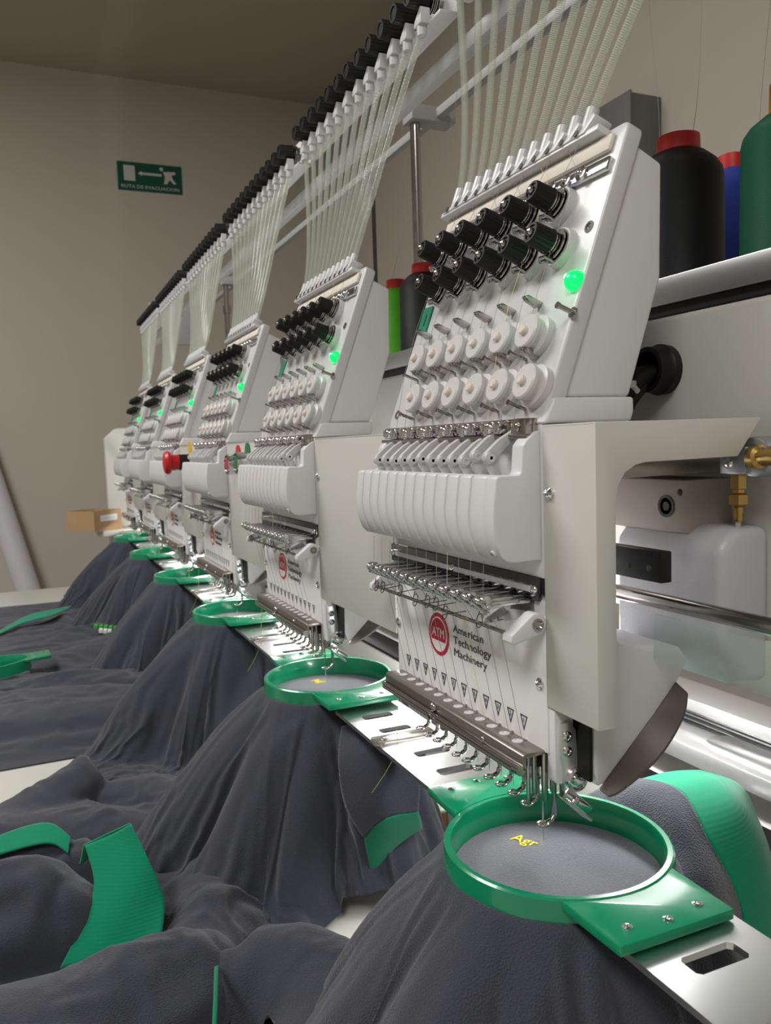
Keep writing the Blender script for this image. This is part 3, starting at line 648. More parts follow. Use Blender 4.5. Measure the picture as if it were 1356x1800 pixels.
riv = MB().lathe([(0.0026, 0), (0.0026, 0.0006), (0.0014, 0.0010), (0.0012, 0.0004)], (0, 0, 0.9855), (0, 0, 1), 12).mesh('rivet', CHROME)
for sgn in (-1, 1):
    t = tab(sgn).obj('hoop_tab', GREENP, hoop, bevel=0.0009)
    for x in (-0.022, 0.0, 0.022): link('rivet', riv, t, (HC + x, sgn * (0.0925 if x == 0 else 0.089), 0))
HOOPL = ['green round hoop under the nearest head, holding Ag embroidery', 'green round hoop under the second head from the viewer',
         'green round hoop under the third head from the viewer', 'green round hoop under the fourth head from the viewer',
         'green round hoop under the fifth head, second from the far end', 'green round hoop under the last head at the far end']
for k in range(6):
    h = hoop if k == 0 else copy_tree(hoop)
    h.location = Vector((HC, PITCH_Y * k, 0.968)); h['label'] = HOOPL[k]
# steel connecting plates with slots (built as strips around the slots)
def slotted(x0, x1, y0, y1, z0, z1, slots, sx0, sx1):
    m = MB(); y = y0
    for a, b in slots:
        m.box(x0, x1, y, a, z0, z1)
        r = 0.0022
        m.prism([(x0, a), (sx0 + r, a), (sx0, a + r), (sx0, b - r), (sx0 + r, b), (x0, b)], 'xy', z0, z1)
        m.prism([(x1, b), (sx1 - r, b), (sx1, b - r), (sx1, a + r), (sx1 - r, a), (x1, a)], 'xy', z0, z1)
        y = b
    m.box(x0, x1, y, y1, z0, z1)
    return m
PLBL = ['second', 'third', 'fourth', 'fifth', 'last']
for k in range(6):
    y = PITCH_Y * k
    t = thing('hoop_arm_plate', (0.01, y + 0.2, 0.974), '' , 'hoop arm', 'steel plates joining the hoops')
    if k < 5: t['label'] = 'slotted steel hoop arm between the %s hoop and the %s hoop' % (['nearest', 'second', 'third', 'fourth', 'fifth'][k], PLBL[k])
    else: t['label'] = 'slotted steel hoop arm beyond the last hoop at the far end'
    slotted(-0.0235, 0.0420, y + 0.0900, y + 0.2060, 0.9762, 0.9796, [(y + 0.1245, y + 0.1365), (y + 0.1640, y + 0.1755)], -0.006, 0.0225).obj('far_plate', STEEL, t)
    p2 = slotted(-0.0205, 0.0420, y + 0.1980, y + 0.3100, 0.9728, 0.9760, [(y + 0.2340, y + 0.2455), (y + 0.2720, y + 0.2840)], -0.006, 0.0225); p2.obj('near_plate', STEEL, t)
    cp = MB(); cp.prism([(-0.0280, y + 0.2010), (-0.0230, y + 0.1960), (-0.0180, y + 0.2000), (0.0300, y + 0.2000), (0.0300, y + 0.2180), (-0.0230, y + 0.2180), (-0.0260, y + 0.2120)], 'xy', 0.9796, 0.9812)
    cp.dome((-0.016, y + 0.2080, 0.9812), (0, 0, 1), 0.003, 0.0015, 12, 3); cp.obj('joint_clip', CHROMED, t, bevel=0.0004)
t = thing('hoop_arm_plate', (0.01, -0.16, 0.974), 'slotted steel hoop arm at the bottom right, in front of the nearest hoop', 'hoop arm', 'steel plates joining the hoops')
slotted(-0.0235, 0.0440, -0.2900, -0.0900, 0.9755, 0.9790, [(-0.1750, -0.1580), (-0.1240, -0.1105)], -0.006, 0.0260).obj('plate', STEEL, t)

# ================================================================== TABLE
tz = 0.80
tb = thing('work_table', (-0.3, 1.0, tz), 'long white laminate work table under the grey shirts', 'table')
top = MB(); top.box(-0.80, 0.0600, -0.80, 2.385, tz - 0.026, tz)
top.obj('table_top', TABLE, tb, bevel=0.0015)
for k in range(-1, 5):
    y = PITCH_Y * k
    MB().box(0.0602, 0.148, y + 0.42, min(y + 0.73, 2.38), tz - 0.002, tz).obj('top_tongue', TABLE, tb)
    MB().box(0.0602, 0.148, y + 0.4195, min(y + 0.73, 2.38), tz - 0.026, tz - 0.002).obj('tongue_core', WOOD, tb)
for y in (-0.7, 2.25): MB().box(-0.74, -0.69, y, y + 0.05, 0, tz - 0.026).obj('leg', BEIGE, tb)

# ================================================================== SHIRTS
def mound_z(x, y, seed):
    rg = random.Random(seed * 3 + 1); ph = [rg.uniform(0, 6.28) for _ in range(6)]
    dx, dy = x - HC, y; r = math.hypot(dx, dy); th = math.atan2(dy, dx); c, s_ = math.cos(th), math.sin(th)
    Rb = 0.142 + 0.040 * max(0, -c) ** 2 - 0.03 * max(0, c) ** 2 + 0.020 * max(0, s_) + 0.012 * math.sin(3 * th + ph[0])
    u = (r - 0.064) / (Rb - 0.064)
    if u <= 0: return 0.955
    g = lambda q, e=0.85: 2 * abs(math.cos(q / 2)) ** e - 1.25
    wob = 0.5 * noise.noise(Vector((dx * 14, dy * 14, seed)))
    f = (0.026 * g(6 * th + ph[1] + wob) + 0.017 * g(11 * th + ph[2] + 1.5 * u + wob) + 0.007 * g(19 * th + ph[3] + 2 * u)) * min(u * 1.25, 1.1)
    h = 0.162 * (1 - min(1, u) ** 1.35) if u < 1 else 0
    return tz + max(0.0, h + (f if u < 1.15 else 0) * (1 if u < 1 else max(0, (1.15 - u) / 0.15)))
def make_mound(y0, seed):
    n = 90; xs = np.linspace(-0.36, 0.24, n); ys = np.linspace(-0.30, 0.30, n)
    me = bpy.data.meshes.new('mound'); me.from_pydata([(x, y + y0, mound_z(x, y, seed)) for x in xs for y in ys], [], [(i * n + j, (i + 1) * n + j, (i + 1) * n + j + 1, i * n + j + 1) for i in range(n - 1) for j in range(n - 1)])
    o = bpy.data.objects.new('mound', me); COL.objects.link(o); o.modifiers.new('c', 'COLLISION'); o.collision.thickness_outer = 0.003; o.collision.cloth_friction = 12
    return o
def cloth_sim(y0, seed, nx=84, ny=80, frames=46, xr=(-0.285, 0.145), yr=(-0.225, 0.235), amp=0.02):
    rg = random.Random(seed); ox, oy = rg.random() * 50, rg.random() * 50
    X = np.linspace(xr[0], xr[1], nx); Y = np.linspace(yr[0], yr[1], ny)
    vs = []; pin = []
    for x_ in X:
        for y_ in Y:
            x, y = x_, y_; r = math.hypot(x - HC, y)
            if abs(r - 0.0660) < 0.0025: k_ = 0.0660 / r; x, y, r = HC + (x - HC) * k_, y * k_, 0.0660
            if r > 0.0705:
                q = min(1, (r - 0.0705) * 7); z = 0.9735; z = max(z + amp * q * noise.noise((x * 9 + ox, y * 9 + oy, 3.1)) - 0.20 * max(0, r - 0.09), mound_z(x, y, seed) + 0.012 * q + 0.001)
            else:
                pin.append(len(vs)); z = 0.9735
            vs.append((x, y + y0, z))
    fs = []
    for i in range(nx - 1):
        for j in range(ny - 1):
            q = (i * ny + j, (i + 1) * ny + j, (i + 1) * ny + j + 1, i * ny + j + 1)
            if sum(math.hypot(vs[n][0] - HC, vs[n][1] - y0) for n in q) / 4 > 0.0645: fs.append(q)
    used = sorted({v for f in fs for v in f}); ix = {v: n for n, v in enumerate(used)}; ps = set(pin)
    pin = [ix[v] for v in used if v in ps]; vs = [vs[v] for v in used]; fs = [tuple(ix[v] for v in f) for f in fs]
    me = bpy.data.meshes.new('shirt_src'); me.from_pydata(vs, [], fs)
    o = bpy.data.objects.new('shirt_src', me); COL.objects.link(o)
    vg = o.vertex_groups.new(name='pin'); vg.add(pin, 1, 'REPLACE')
    m = o.modifiers.new('cl', 'CLOTH'); s = m.settings
    s.vertex_group_mass = 'pin'; s.quality = 5; s.mass = 0.15; s.tension_stiffness = 8; s.compression_stiffness = 8; s.shear_stiffness = 4; s.bending_stiffness = 0.12; s.air_damping = 2; s.shrink_min = -0.04
    m.collision_settings.collision_quality = 2; m.collision_settings.distance_min = 0.003
    m.point_cache.frame_start = 1; m.point_cache.frame_end = frames + 5
    return o
SEEDS = (11, 23, 35)  # three draped shirts, used twice along the row
sims = [cloth_sim(PITCH_Y * 2 * i, sd) for i, sd in enumerate(SEEDS)]
mounds = [make_mound(PITCH_Y * 2 * i, sd) for i, sd in enumerate(SEEDS)]
for f in range(1, 47): scene.frame_set(f)
dg = bpy.context.evaluated_depsgraph_get()
SHM = []
for o in sims:
    e = o.evaluated_get(dg); me = bpy.data.meshes.new_from_object(e); SHM.append((me, np.array([v.co[:] for v in me.vertices])))
for o in sims + mounds: bpy.data.objects.remove(o)
scene.frame_set(1)
def finish_cloth(o, thick=0.0012, lvl=1):
    o.data.shade_smooth()
    s = o.modifiers.new('solid', 'SOLIDIFY'); s.thickness = thick; s.offset = -1
    if lvl:
        d = o.modifiers.new('sub', 'SUBSURF'); d.levels = lvl; d.render_levels = lvl
SHL = ['grey polo shirt hanging from the nearest green hoop', 'grey polo shirt hanging from the second hoop from the viewer', 'grey polo shirt hanging from the third hoop from the viewer',
       'grey polo shirt hanging from the fourth hoop from the viewer', 'grey polo shirt hanging from the fifth hoop, second from the far end', 'grey polo shirt hanging from the last hoop at the far end']
shirts = []
for k in range(6):
    me, co = SHM[k % 3]
    t = thing('polo_shirt', (0, PITCH_Y * k, tz), SHL[k], 'shirt', 'grey polo shirts on the hoops')
    m2 = me.copy() if k < 3 else shirts[k - 3][1]
    if k < 3:
        for v in m2.vertices: v.co.y -= PITCH_Y * 2 * k
        m2.materials.clear(); m2.materials.append(SHIRT)
    o = bpy.data.objects.new('shirt_body', m2); COL.objects.link(o); o.parent = t; o.location = (0, 0, -tz)
    if k >= 3: o.scale = (1.0, 1.0, 1.0)
    finish_cloth(o)
    shirts.append((t, m2))
    # taut hooped panel
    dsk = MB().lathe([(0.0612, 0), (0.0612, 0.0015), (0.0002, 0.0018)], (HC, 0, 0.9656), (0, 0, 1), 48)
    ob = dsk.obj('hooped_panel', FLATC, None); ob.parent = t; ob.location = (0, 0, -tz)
# embroidery on the hooped panels
for k in range(6):
    if k < 2:
        ang = math.atan2(0.0209 - 0.0355, 0.0048 + 0.0027)
        ax = Vector((math.cos(ang), math.sin(ang), 0)); ay = Vector((-ax.y, ax.x, 0))
        me = text_mesh('Agr', 0.0125, YELLOW, lambda v: Vector((-0.0010, 0.0420, 0.9674)) + ax * v.x + ay * v.y + Vector((0, 0, v.z)), 0.0004, width=0.0175)
        o = bpy.data.objects.new('embroidered_letters', me); COL.objects.link(o); o.parent = shirts[k][0]; o.location = (0, 0, -tz)

# ================================================================== THREAD CONES
def cone_meshes(r, h, cm, capm, ch=0.0115):
    b = MB().lathe([(r * 0.98, 0.0), (r, 0.004), (r * 0.985, h * 0.80), (r * 0.95, h * 0.855), (r * 0.84, h * 0.91), (r * 0.60, h * 0.975), (r * 0.44, h)], (0, 0, 0), (0, 0, 1), 40).mesh('thread_winding', cm)
    c = MB().lathe([(r * 0.48, h * 0.96), (r * 0.48, h + 0.001), (r * 0.47, h + ch), (r * 0.41, h + ch + 0.0008), (r * 0.40, h + 0.004)], (0, 0, 0), (0, 0, 1), 32).mesh('cone_rim', capm)
    return b, c
def thread_mat(n, c): return mat(n, c, 0.5, spec=0.3, bump=('Z', 420, 0.4, 0.0006), noise_amt=0.25, noise_scale=60)
TBK = thread_mat('black_thread', (0.005, 0.0055, 0.0075)); TBL = thread_mat('blue_thread', (0.02, 0.05, 0.33)); TGR = thread_mat('dark_green_thread', (0.0, 0.085, 0.042)); TLG = thread_mat('lime_thread', (0.07, 0.36, 0.01))
CR = mat('cone_red', (0.55, 0.015, 0.015), 0.4); CO = mat('cone_orange', (0.75, 0.30, 0.02), 0.4)
def cone(x, y, r, h, cm, capm, label, ch=0.0115):
    t = thing('thread_cone', (x, y, 1.3365), label, 'thread cone', 'thread cones on the shelf'); b, c = cone_meshes(r, h, cm, capm, ch)
    for n, me in (('thread_winding', b), ('cone_rim', c)):
        o = bpy.data.objects.new(n, me); COL.objects.link(o); o.parent = t
    return t
cone(0.235, 0.1450, 0.0355, 0.1125, TBK, CR, 'large black thread cone with red rim, right of the nearest head')
cone(0.235, 0.0330, 0.0360, 0.1030, TGR, CO, 'dark green thread cone with orange rim at the right edge', 0.020)
cone(0.330, 0.1800, 0.0260, 0.1190, TBL, CR, 'blue thread cone with red rim between the black and green cones')
cone(0.235, 0.6150, 0.0340, 0.1090, TBK, CR, 'black thread cone with red rim behind the nearest head, left side')
cone(0.235, 0.7050, 0.0300, 0.1050, TLG, CR, 'lime green thread cone with red rim beside the second head')
cone(0.235, 1.1500, 0.0280, 0.060, TLG, CR, 'small lime green thread cone glimpsed behind the second head knobs')

# ================================================================== WALL SIGN
SG = thing('evacuation_sign', (0.30, YF, 2.412), 'green evacuation route sign with arrow on the far wall', 'sign')
SGG = mat('sign_green', (0.0, 0.085, 0.055), 0.4); SGW = mat('sign_white', (0.62, 0.60, 0.58), 0.5)
MB().box(0.164, 0.437, YF - 0.004, YF - 0.0005, 2.350, 2.470).obj('sign_board', SGG, SG)
MB().box(0.190, 0.237, YF - 0.0055, YF - 0.0040, 2.391, 2.455).obj('door_mark', SGW, SG)
MB().prism([(0.250, 2.425), (0.266, 2.436), (0.266, 2.430), (0.350, 2.430), (0.350, 2.420), (0.266, 2.420), (0.266, 2.414)], 'xz', YF - 0.0055, YF - 0.004).obj('arrow_mark', SGW, SG)
pm = MB(); pm.prism([(0.350 + 0.008 * math.cos(t), 2.451 + 0.008 * math.sin(t)) for t in [2 * math.pi * k / 14 for k in range(14)]], 'xz', YF - 0.0055, YF - 0.004)
pm.prism([(0.356, 2.440), (0.408, 2.444), (0.410, 2.434), (0.392, 2.428), (0.398, 2.412), (0.412, 2.394), (0.402, 2.390), (0.384, 2.408), (0.372, 2.390), (0.358, 2.388), (0.362, 2.404), (0.364, 2.422)], 'xz', YF - 0.0055, YF - 0.004)
pm.obj('running_figure', SGW, SG)
o = bpy.data.objects.new('sign_lettering', text_mesh('RUTA DE EVACUACION', 0.020, SGW, lambda v: Vector((0.176 + v.x, YF - 0.0045 - v.z, 2.361 + v.y)), 0.0004, width=0.245)); COL.objects.link(o); o.parent = SG; o.location = -Vector(SG.location)

# ================================================================== CLOTH PATCHES AND PILES
def patch(name, rows, m, parent, sub_=2, thick=0.0016, wr=0.0, seed=0):
    """smooth sheet through a grid of control points"""
    n = len(rows[0]); k = len(rows); S = 8
    def cr(p, t):
        i = min(int(t), len(p) - 2); u = t - i
        P0 = p[max(i - 1, 0)]; P1 = p[i]; P2 = p[i + 1]; P3 = p[min(i + 2, len(p) - 1)]
        return 0.5 * ((2 * P1) + (P2 - P0) * u + (2 * P0 - 5 * P1 + 4 * P2 - P3) * u * u + (3 * P1 - P0 - 3 * P2 + P3) * u ** 3)
    R_ = [[Vector(p) for p in r] for r in rows]
    fine = [[cr(r, j / S) for j in range((n - 1) * S + 1)] for r in R_]
    W = len(fine[0]); vs = []
    H = (k - 1) * S + 1
    for i in range(H):
        for j in range(W):
            p = cr([f[j] for f in fine], i / S)
            if wr: p = p + Vector((0, 0, 1)) * wr * noise.noise(p * 28 + Vector((seed, 0, 0)))
            vs.append(p)
    fs = [(i * W + j, i * W + j + 1, (i + 1) * W + j + 1, (i + 1) * W + j) for i in range(H - 1) for j in range(W - 1)]
    me = bpy.data.meshes.new(name); me.from_pydata(vs, [], fs); me.materials.append(m)
    o = bpy.data.objects.new(name, me); COL.objects.link(o)
    if parent is not None: o.parent = parent; o.location = -Vector(parent.location)
    me.shade_smooth(); sd = o.modifiers.new('solid', 'SOLIDIFY'); sd.thickness = thick; sd.offset = 0
    return o
PILES = []
def pile(name, bounds, ridges, parent, m, seed, step=0.0058, grow=0.10, k=240):
    """a crumpled sheet settled over rolled folds; simulated together with the others below"""
    x0, x1, y0, y1 = bounds; nx = int((x1 - x0) / step) + 1; ny = int((y1 - y0) / step) + 1
    X, Y = np.meshgrid(np.linspace(x0, x1, nx), np.linspace(y0, y1, ny), indexing='ij')
    acc = np.full(X.shape, math.exp(-k * 0.004))
    for r in ridges:
        best = np.full(X.shape, -0.004)
        pts = r['p']; flat = r.get('flat', False)
        for a, b in zip(pts[:-1], pts[1:]):
            ax, ay, ah, aw = a; bx, by, bh, bw = b
            dx, dy = bx - ax, by - ay; L2 = dx * dx + dy * dy + 1e-12
            t = np.clip(((X - ax) * dx + (Y - ay) * dy) / L2, 0, 1)
            d = np.hypot(X - ax - t * dx, Y - ay - t * dy); hh = ah + (bh - ah) * t; ww = aw + (bw - aw) * t
            q = 1 - (d / ww) ** 2
            h = np.where(q > 0, hh * np.minimum(1, q * 4) ** 0.5 if flat else hh * np.clip(q, 0, 1) ** 0.52, -0.004)
            best = np.maximum(best, h)
        acc = acc + np.exp(k * best)
    Hh = np.maximum(np.log(acc) / k, 0); on = Hh > 0.0035
    quads = [(i * ny + j, (i + 1) * ny + j, (i + 1) * ny + j + 1, i * ny + j + 1) for i in range(nx - 1) for j in range(ny - 1)]
    cm = bpy.data.meshes.new('pile_form'); cm.from_pydata([(X[i, j], Y[i, j], tz + 0.95 * Hh[i, j] - 0.001) for i in range(nx) for j in range(ny)] + [(-2, -2, tz - 0.0015), (2, -2, tz - 0.0015), (2, 4, tz - 0.0015), (-2, 4, tz - 0.0015)], [], quads + [(nx * ny, nx * ny + 1, nx * ny + 2, nx * ny + 3)])
    co = bpy.data.objects.new('pile_form', cm); COL.objects.link(co); co.modifiers.new('c', 'COLLISION'); co.collision.thickness_outer = 0.002; co.collision.cloth_friction = 25
    vs = [(X[i, j], Y[i, j], tz + Hh[i, j] + 0.010 + 0.012 * noise.noise(Vector((X[i, j] * 18, Y[i, j] * 18, seed)))) for i in range(nx) for j in range(ny)]
    fs = [q for q in quads if sum(on[v // ny, v % ny] for v in q) >= 3]
    used = sorted({v for f in fs for v in f}); ix = {v: n for n, v in enumerate(used)}
    me = bpy.data.meshes.new(name); me.from_pydata([vs[v] for v in used], [], [tuple(ix[v] for v in f) for f in fs])
    o = bpy.data.objects.new(name, me); COL.objects.link(o)
    c = o.modifiers.new('cl', 'CLOTH'); st = c.settings
    st.quality = 5; st.mass = 0.15; st.tension_stiffness = 10; st.compression_stiffness = 10; st.shear_stiffness = 5; st.bending_stiffness = 0.5; st.air_damping = 4; st.shrink_min = -grow
    c.collision_settings.collision_quality = 2; c.collision_settings.distance_min = 0.002
    c.point_cache.frame_start = 1; c.point_cache.frame_end = 60
    o.location = co.location = (0, 9 * len(PILES), 0)   # settle each sheet apart from the others
    PILES.append((o, co, parent, m, name))
def settle_piles(frames=30):
    for f in range(1, frames + 1): scene.frame_set(f)
    dg = bpy.context.evaluated_depsgraph_get(); out = []
    for o, co, parent, m, name in PILES: out.append(bpy.data.meshes.new_from_object(o.evaluated_get(dg)))
    for (o, co, parent, m, name), me in zip(PILES, out):
        bpy.data.objects.remove(o); bpy.data.objects.remove(co)
        me.materials.clear(); me.materials.append(m); me.shade_smooth()
        n = bpy.data.objects.new(name, me); COL.objects.link(n); n.parent = parent; n.location = -Vector(parent.location)
        sd = n.modifiers.new('solid', 'SOLIDIFY'); sd.thickness = 0.0012; sd.offset = -1
        d = n.modifiers.new('sub', 'SUBSURF'); d.levels = 1; d.render_levels = 1
    scene.frame_set(1)
def rg(pts, **k): return dict(p=pts, **k)
# crumpled shirt with a green collar in the foreground
P1 = thing('crumpled_shirt', (-0.25, 0.35, tz), 'crumpled grey shirt with a green collar lying on the table, bottom left', 'shirt', 'grey shirts lying on the table')
pile('shirt_body', (-0.60, -0.09, 0.05, 0.630), [
    rg([(-0.45, 0.30, 0.020, 0.25), (-0.24, 0.45, 0.018, 0.13), (-0.20, 0.56, 0.014, 0.08)], flat=True),
    rg([(-0.50, 0.170, 0.060, 0.07), (-0.327, 0.185, 0.062, 0.070), (-0.274, 0.180, 0.064, 0.062), (-0.233, 0.192, 0.066, 0.052), (-0.191, 0.205, 0.064, 0.042), (-0.168, 0.216, 0.052, 0.030)]),
    rg([(-0.48, 0.36, 0.070, 0.07), (-0.334, 0.341, 0.076, 0.060), (-0.300, 0.330, 0.084, 0.055), (-0.278, 0.318, 0.085, 0.046), (-0.262, 0.306, 0.074, 0.036)]),
    rg([(-0.205, 0.590, 0.036, 0.036), (-0.164, 0.580, 0.042, 0.038), (-0.136, 0.534, 0.042, 0.036), (-0.131, 0.441, 0.034, 0.030)]),
    rg([(-0.50, 0.52, 0.030, 0.06), (-0.342, 0.550, 0.036, 0.045), (-0.282, 0.575, 0.050, 0.045), (-0.236, 0.600, 0.066, 0.032)]),
    rg([(-0.122, 0.498, 0.030, 0.030), (-0.128, 0.389, 0.036, 0.032), (-0.140, 0.302, 0.038, 0.036), (-0.165, 0.250, 0.04, 0.04)]),
    rg([(-0.400, 0.540, 0.050, 0.05), (-0.250, 0.520, 0.040, 0.045), (-0.206, 0.498, 0.040, 0.040), (-0.153, 0.467, 0.036, 0.036)]),
    rg([(-0.420, 0.440, 0.066, 0.04), (-0.292, 0.428, 0.066, 0.036), (-0.250, 0.405, 0.058, 0.034)]),
], P1, SHIRT, 2.7, grow=0.08)
patch('collar', [[(-0.242, 0.338, 0.885), (-0.218, 0.333, 0.893), (-0.205, 0.325, 0.902)], [(-0.238, 0.305, 0.866), (-0.215, 0.302, 0.872), (-0.194, 0.300, 0.878)],
                 [(-0.250, 0.282, 0.848), (-0.220, 0.276, 0.852), (-0.186, 0.281, 0.852)], [(-0.268, 0.262, 0.828), (-0.235, 0.256, 0.832), (-0.192, 0.258, 0.836)]], RIB, P1)
patch('collar_fold', [[(-0.247, 0.342, 0.868), (-0.225, 0.350, 0.872), (-0.200, 0.340, 0.868)], [(-0.243, 0.339, 0.8855), (-0.220, 0.337, 0.893), (-0.205, 0.326, 0.9025)]], RIB, P1)
patch('hem_band', [[(-0.330, 0.424, 0.868), (-0.292, 0.430, 0.873), (-0.268, 0.424, 0.874), (-0.252, 0.404, 0.866)], [(-0.335, 0.396, 0.864), (-0.290, 0.402, 0.866), (-0.268, 0.398, 0.866), (-0.255, 0.388, 0.858)]], RIB, P1)
# folded shirt piece at the bottom edge
P2 = thing('folded_shirt', (-0.11, 0.15, tz), 'grey shirt fold on the table at the bottom, left of the nearest hoop shirt', 'shirt', 'grey shirts lying on the table')
pile('shirt_body', (-0.24, 0.0, -0.16, 0.24), [
    rg([(-0.148, 0.182, 0.050, 0.026), (-0.121, 0.183, 0.062, 0.036), (-0.102, 0.168, 0.066, 0.040), (-0.090, 0.146, 0.064, 0.042), (-0.080, 0.100, 0.062, 0.060), (-0.080, 0.03, 0.062, 0.070), (-0.11, -0.08, 0.05, 0.06)])], P2, SHIRT, 6.1, grow=0.05)
MB().tube([(-0.1640, 0.1750, 0.850), (-0.1690, 0.1540, 0.8640), (-0.1755, 0.1250, 0.8650), (-0.1810, 0.1030, 0.8620), (-0.186, 0.080, 0.855)], 0.0016, 8).obj('hem_piping', RIB, P2)
# shirt lying flat further back, with finished logo
P3 = thing('laid_out_shirt', (-0.25, 1.3, tz), 'grey shirt laid on the table with a green and white embroidered logo', 'shirt', 'grey shirts lying on the table')
pile('shirt_body', (-0.62, -0.06, 0.838, 2.06), [
    rg([(-0.50, 1.25, 0.020, 0.35), (-0.36, 1.40, 0.020, 0.30), (-0.25, 1.66, 0.012, 0.22)], flat=True),
    rg([(-0.24, 1.280, 0.030, 0.05), (-0.218, 1.308, 0.034, 0.06), (-0.126, 1.369, 0.044, 0.07), (-0.06, 1.373, 0.044, 0.06)]),
    rg([(-0.40, 1.15, 0.030, 0.06), (-0.307, 1.140, 0.034, 0.060), (-0.197, 1.117, 0.040, 0.055), (-0.108, 1.065, 0.034, 0.05)]),
    rg([(-0.45, 1.00, 0.034, 0.08), (-0.328, 0.965, 0.036, 0.070), (-0.235, 0.940, 0.040, 0.07), (-0.150, 0.910, 0.040, 0.06)]),
    rg([(-0.40, 1.06, 0.034, 0.05), (-0.250, 1.030, 0.040, 0.05), (-0.140, 0.970, 0.044, 0.05)]),
    rg([(-0.28, 1.600, 0.018, 0.06), (-0.175, 1.709, 0.030, 0.06), (-0.075, 1.780, 0.034, 0.06)]),
    rg([(-0.22, 1.480, 0.030, 0.05), (-0.100, 1.560, 0.040, 0.05)])], P3, SHIRT, 9.4, step=0.0085, grow=0.14)
settle_piles()
patch('collar', [[(-0.36, 1.575, 0.826), (-0.300, 1.640, 0.838), (-0.240, 1.650, 0.846), (-0.200, 1.720, 0.846)], [(-0.36, 1.610, 0.826), (-0.295, 1.700, 0.842), (-0.250, 1.700, 0.850), (-0.190, 1.760, 0.846)]], RIB, P3)
LGM = mat('logo_green_thread', (0.05, 0.33, 0.04), 0.6); LWM = mat('logo_white_thread', (0.62, 0.62, 0.62), 0.6)
for i in range(6):
    a = Vector((-0.158 + 0.009 * i, 1.470 - 0.011 * i, 0.8475)); MB().prism([(a.x, a.y), (a.x + 0.007, a.y - 0.006), (a.x + 0.011, a.y + 0.016), (a.x + 0.005, a.y + 0.020)], 'xy', 0.842, 0.8485).obj('logo_stitching', LGM, P3)
for i in range(3):
    a = Vector((-0.152 + 0.008 * i, 1.418 - 0.009 * i, 0)); MB().prism([(a.x, a.y), (a.x + 0.007, a.y - 0.006), (a.x + 0.010, a.y + 0.014), (a.x + 0.004, a.y + 0.020)], 'xy', 0.842, 0.8485).obj('logo_stitching', LWM, P3)
# spare hoop lying on it
h = copy_tree(hoop); h.location = (-0.350, 1.205, 0.838); h.rotation_euler = (math.radians(3), math.radians(-4), math.radians(-88)); h['label'] = 'spare green hoop lying on the laid-out shirt at the left edge'; h['group'] = 'green embroidery hoops under the heads'
del h['group']
# sleeves with green cuffs
S1 = shirts[0][0]
patch('sleeve', [[(0.040, 0.062, 0.966), (0.0845, 0.050, 0.984), (0.1000, 0.035, 0.9890)], [(0.066, 0.022, 0.968), (0.0860, 0.015, 0.988), (0.1000, 0.000, 0.9930)], [(0.066, -0.022, 0.968), (0.0780, -0.025, 0.984), (0.0915, -0.030, 0.9790)],
                 [(0.050, -0.052, 0.962), (0.0720, -0.052, 0.966), (0.0966, -0.050, 0.9467)], [(0.042, -0.078, 0.935), (0.064, -0.078, 0.930), (0.0900, -0.062, 0.910)], [(0.036, -0.092, 0.88), (0.055, -0.095, 0.87), (0.085, -0.07, 0.86)]], SHIRT, S1, wr=0.003, seed=3)
patch('cuff', [[(0.1000, 0.036, 0.9890), (0.1250, 0.036, 0.9890), (0.1446, 0.030, 0.9886)], [(0.1000, 0.000, 0.9935), (0.1330, 0.006, 0.9920), (0.1600, 0.010, 0.9830)], [(0.0915, -0.031, 0.9790), (0.1280, -0.022, 0.9830), (0.1595, -0.005, 0.9670)],
                 [(0.0966, -0.051, 0.9467), (0.1300, -0.040, 0.9500), (0.1560, -0.022, 0.9400)], [(0.0900, -0.063, 0.910), (0.1200, -0.055, 0.910), (0.1380, -0.040, 0.905)], [(0.085, -0.070, 0.86), (0.115, -0.06, 0.86), (0.130, -0.050, 0.86)]], RIB, S1)
S2 = shirts[1][0]
patch('sleeve', [[(-0.015, 0.310, 0.960), (0.012, 0.300, 0.971), (0.042, 0.300, 0.968)], [(-0.030, 0.280, 0.940), (-0.004, 0.266, 0.956), (0.036, 0.262, 0.950)], [(-0.030, 0.266, 0.905), (-0.008, 0.243, 0.925), (0.030, 0.240, 0.925)], [(-0.0184, 0.2539, 0.880), (-0.0050, 0.236, 0.900), (0.0250, 0.2335, 0.902)]], SHIRT, S2, wr=0.003, seed=8)
patch('cuff', [[(-0.0184, 0.2539, 0.880), (-0.0050, 0.236, 0.900), (0.0250, 0.2335, 0.902)], [(-0.0130, 0.2590, 0.856), (0.0010, 0.2440, 0.880), (0.0300, 0.2390, 0.890)], [(-0.0072, 0.2657, 0.830), (0.0080, 0.2530, 0.862), (0.0335, 0.2450, 0.880)]], RIB, S2)

# ================================================================== CONTROLS, FITTINGS, SMALL THINGS
RB = mat('button_red', (0.50, 0.010, 0.012), 0.35); GB = mat('button_green', (0.0, 0.16, 0.05), 0.35); YB = mat('label_yellow', (0.75, 0.45, 0.02), 0.5)
es = thing('emergency_stop_button', (0, 1.09, 1.199), 'red mushroom emergency stop button with black shank and yellow tag', 'button')
MB().lathe([(0.014, 0), (0.014, 0.022)], (0, 1.09, 1.199), (-1, 0, 0), 20).obj('shank', BLACK, es)
MB().lathe([(0.013, 0.020), (0.014, 0.034), (0.020, 0.038), (0.0205, 0.042), (0.017, 0.047), (0.008, 0.049)], (0, 1.09, 1.199), (-1, 0, 0), 28).obj('mushroom_cap', RB, es)
MB().prism([(1.09 + 0.014 * math.cos(t), 1.216 + 0.020 * math.sin(t)) for t in [2 * math.pi * i / 20 for i in range(20)]], 'yz', -0.002, 0.0).obj('yellow_tag', YB, es)
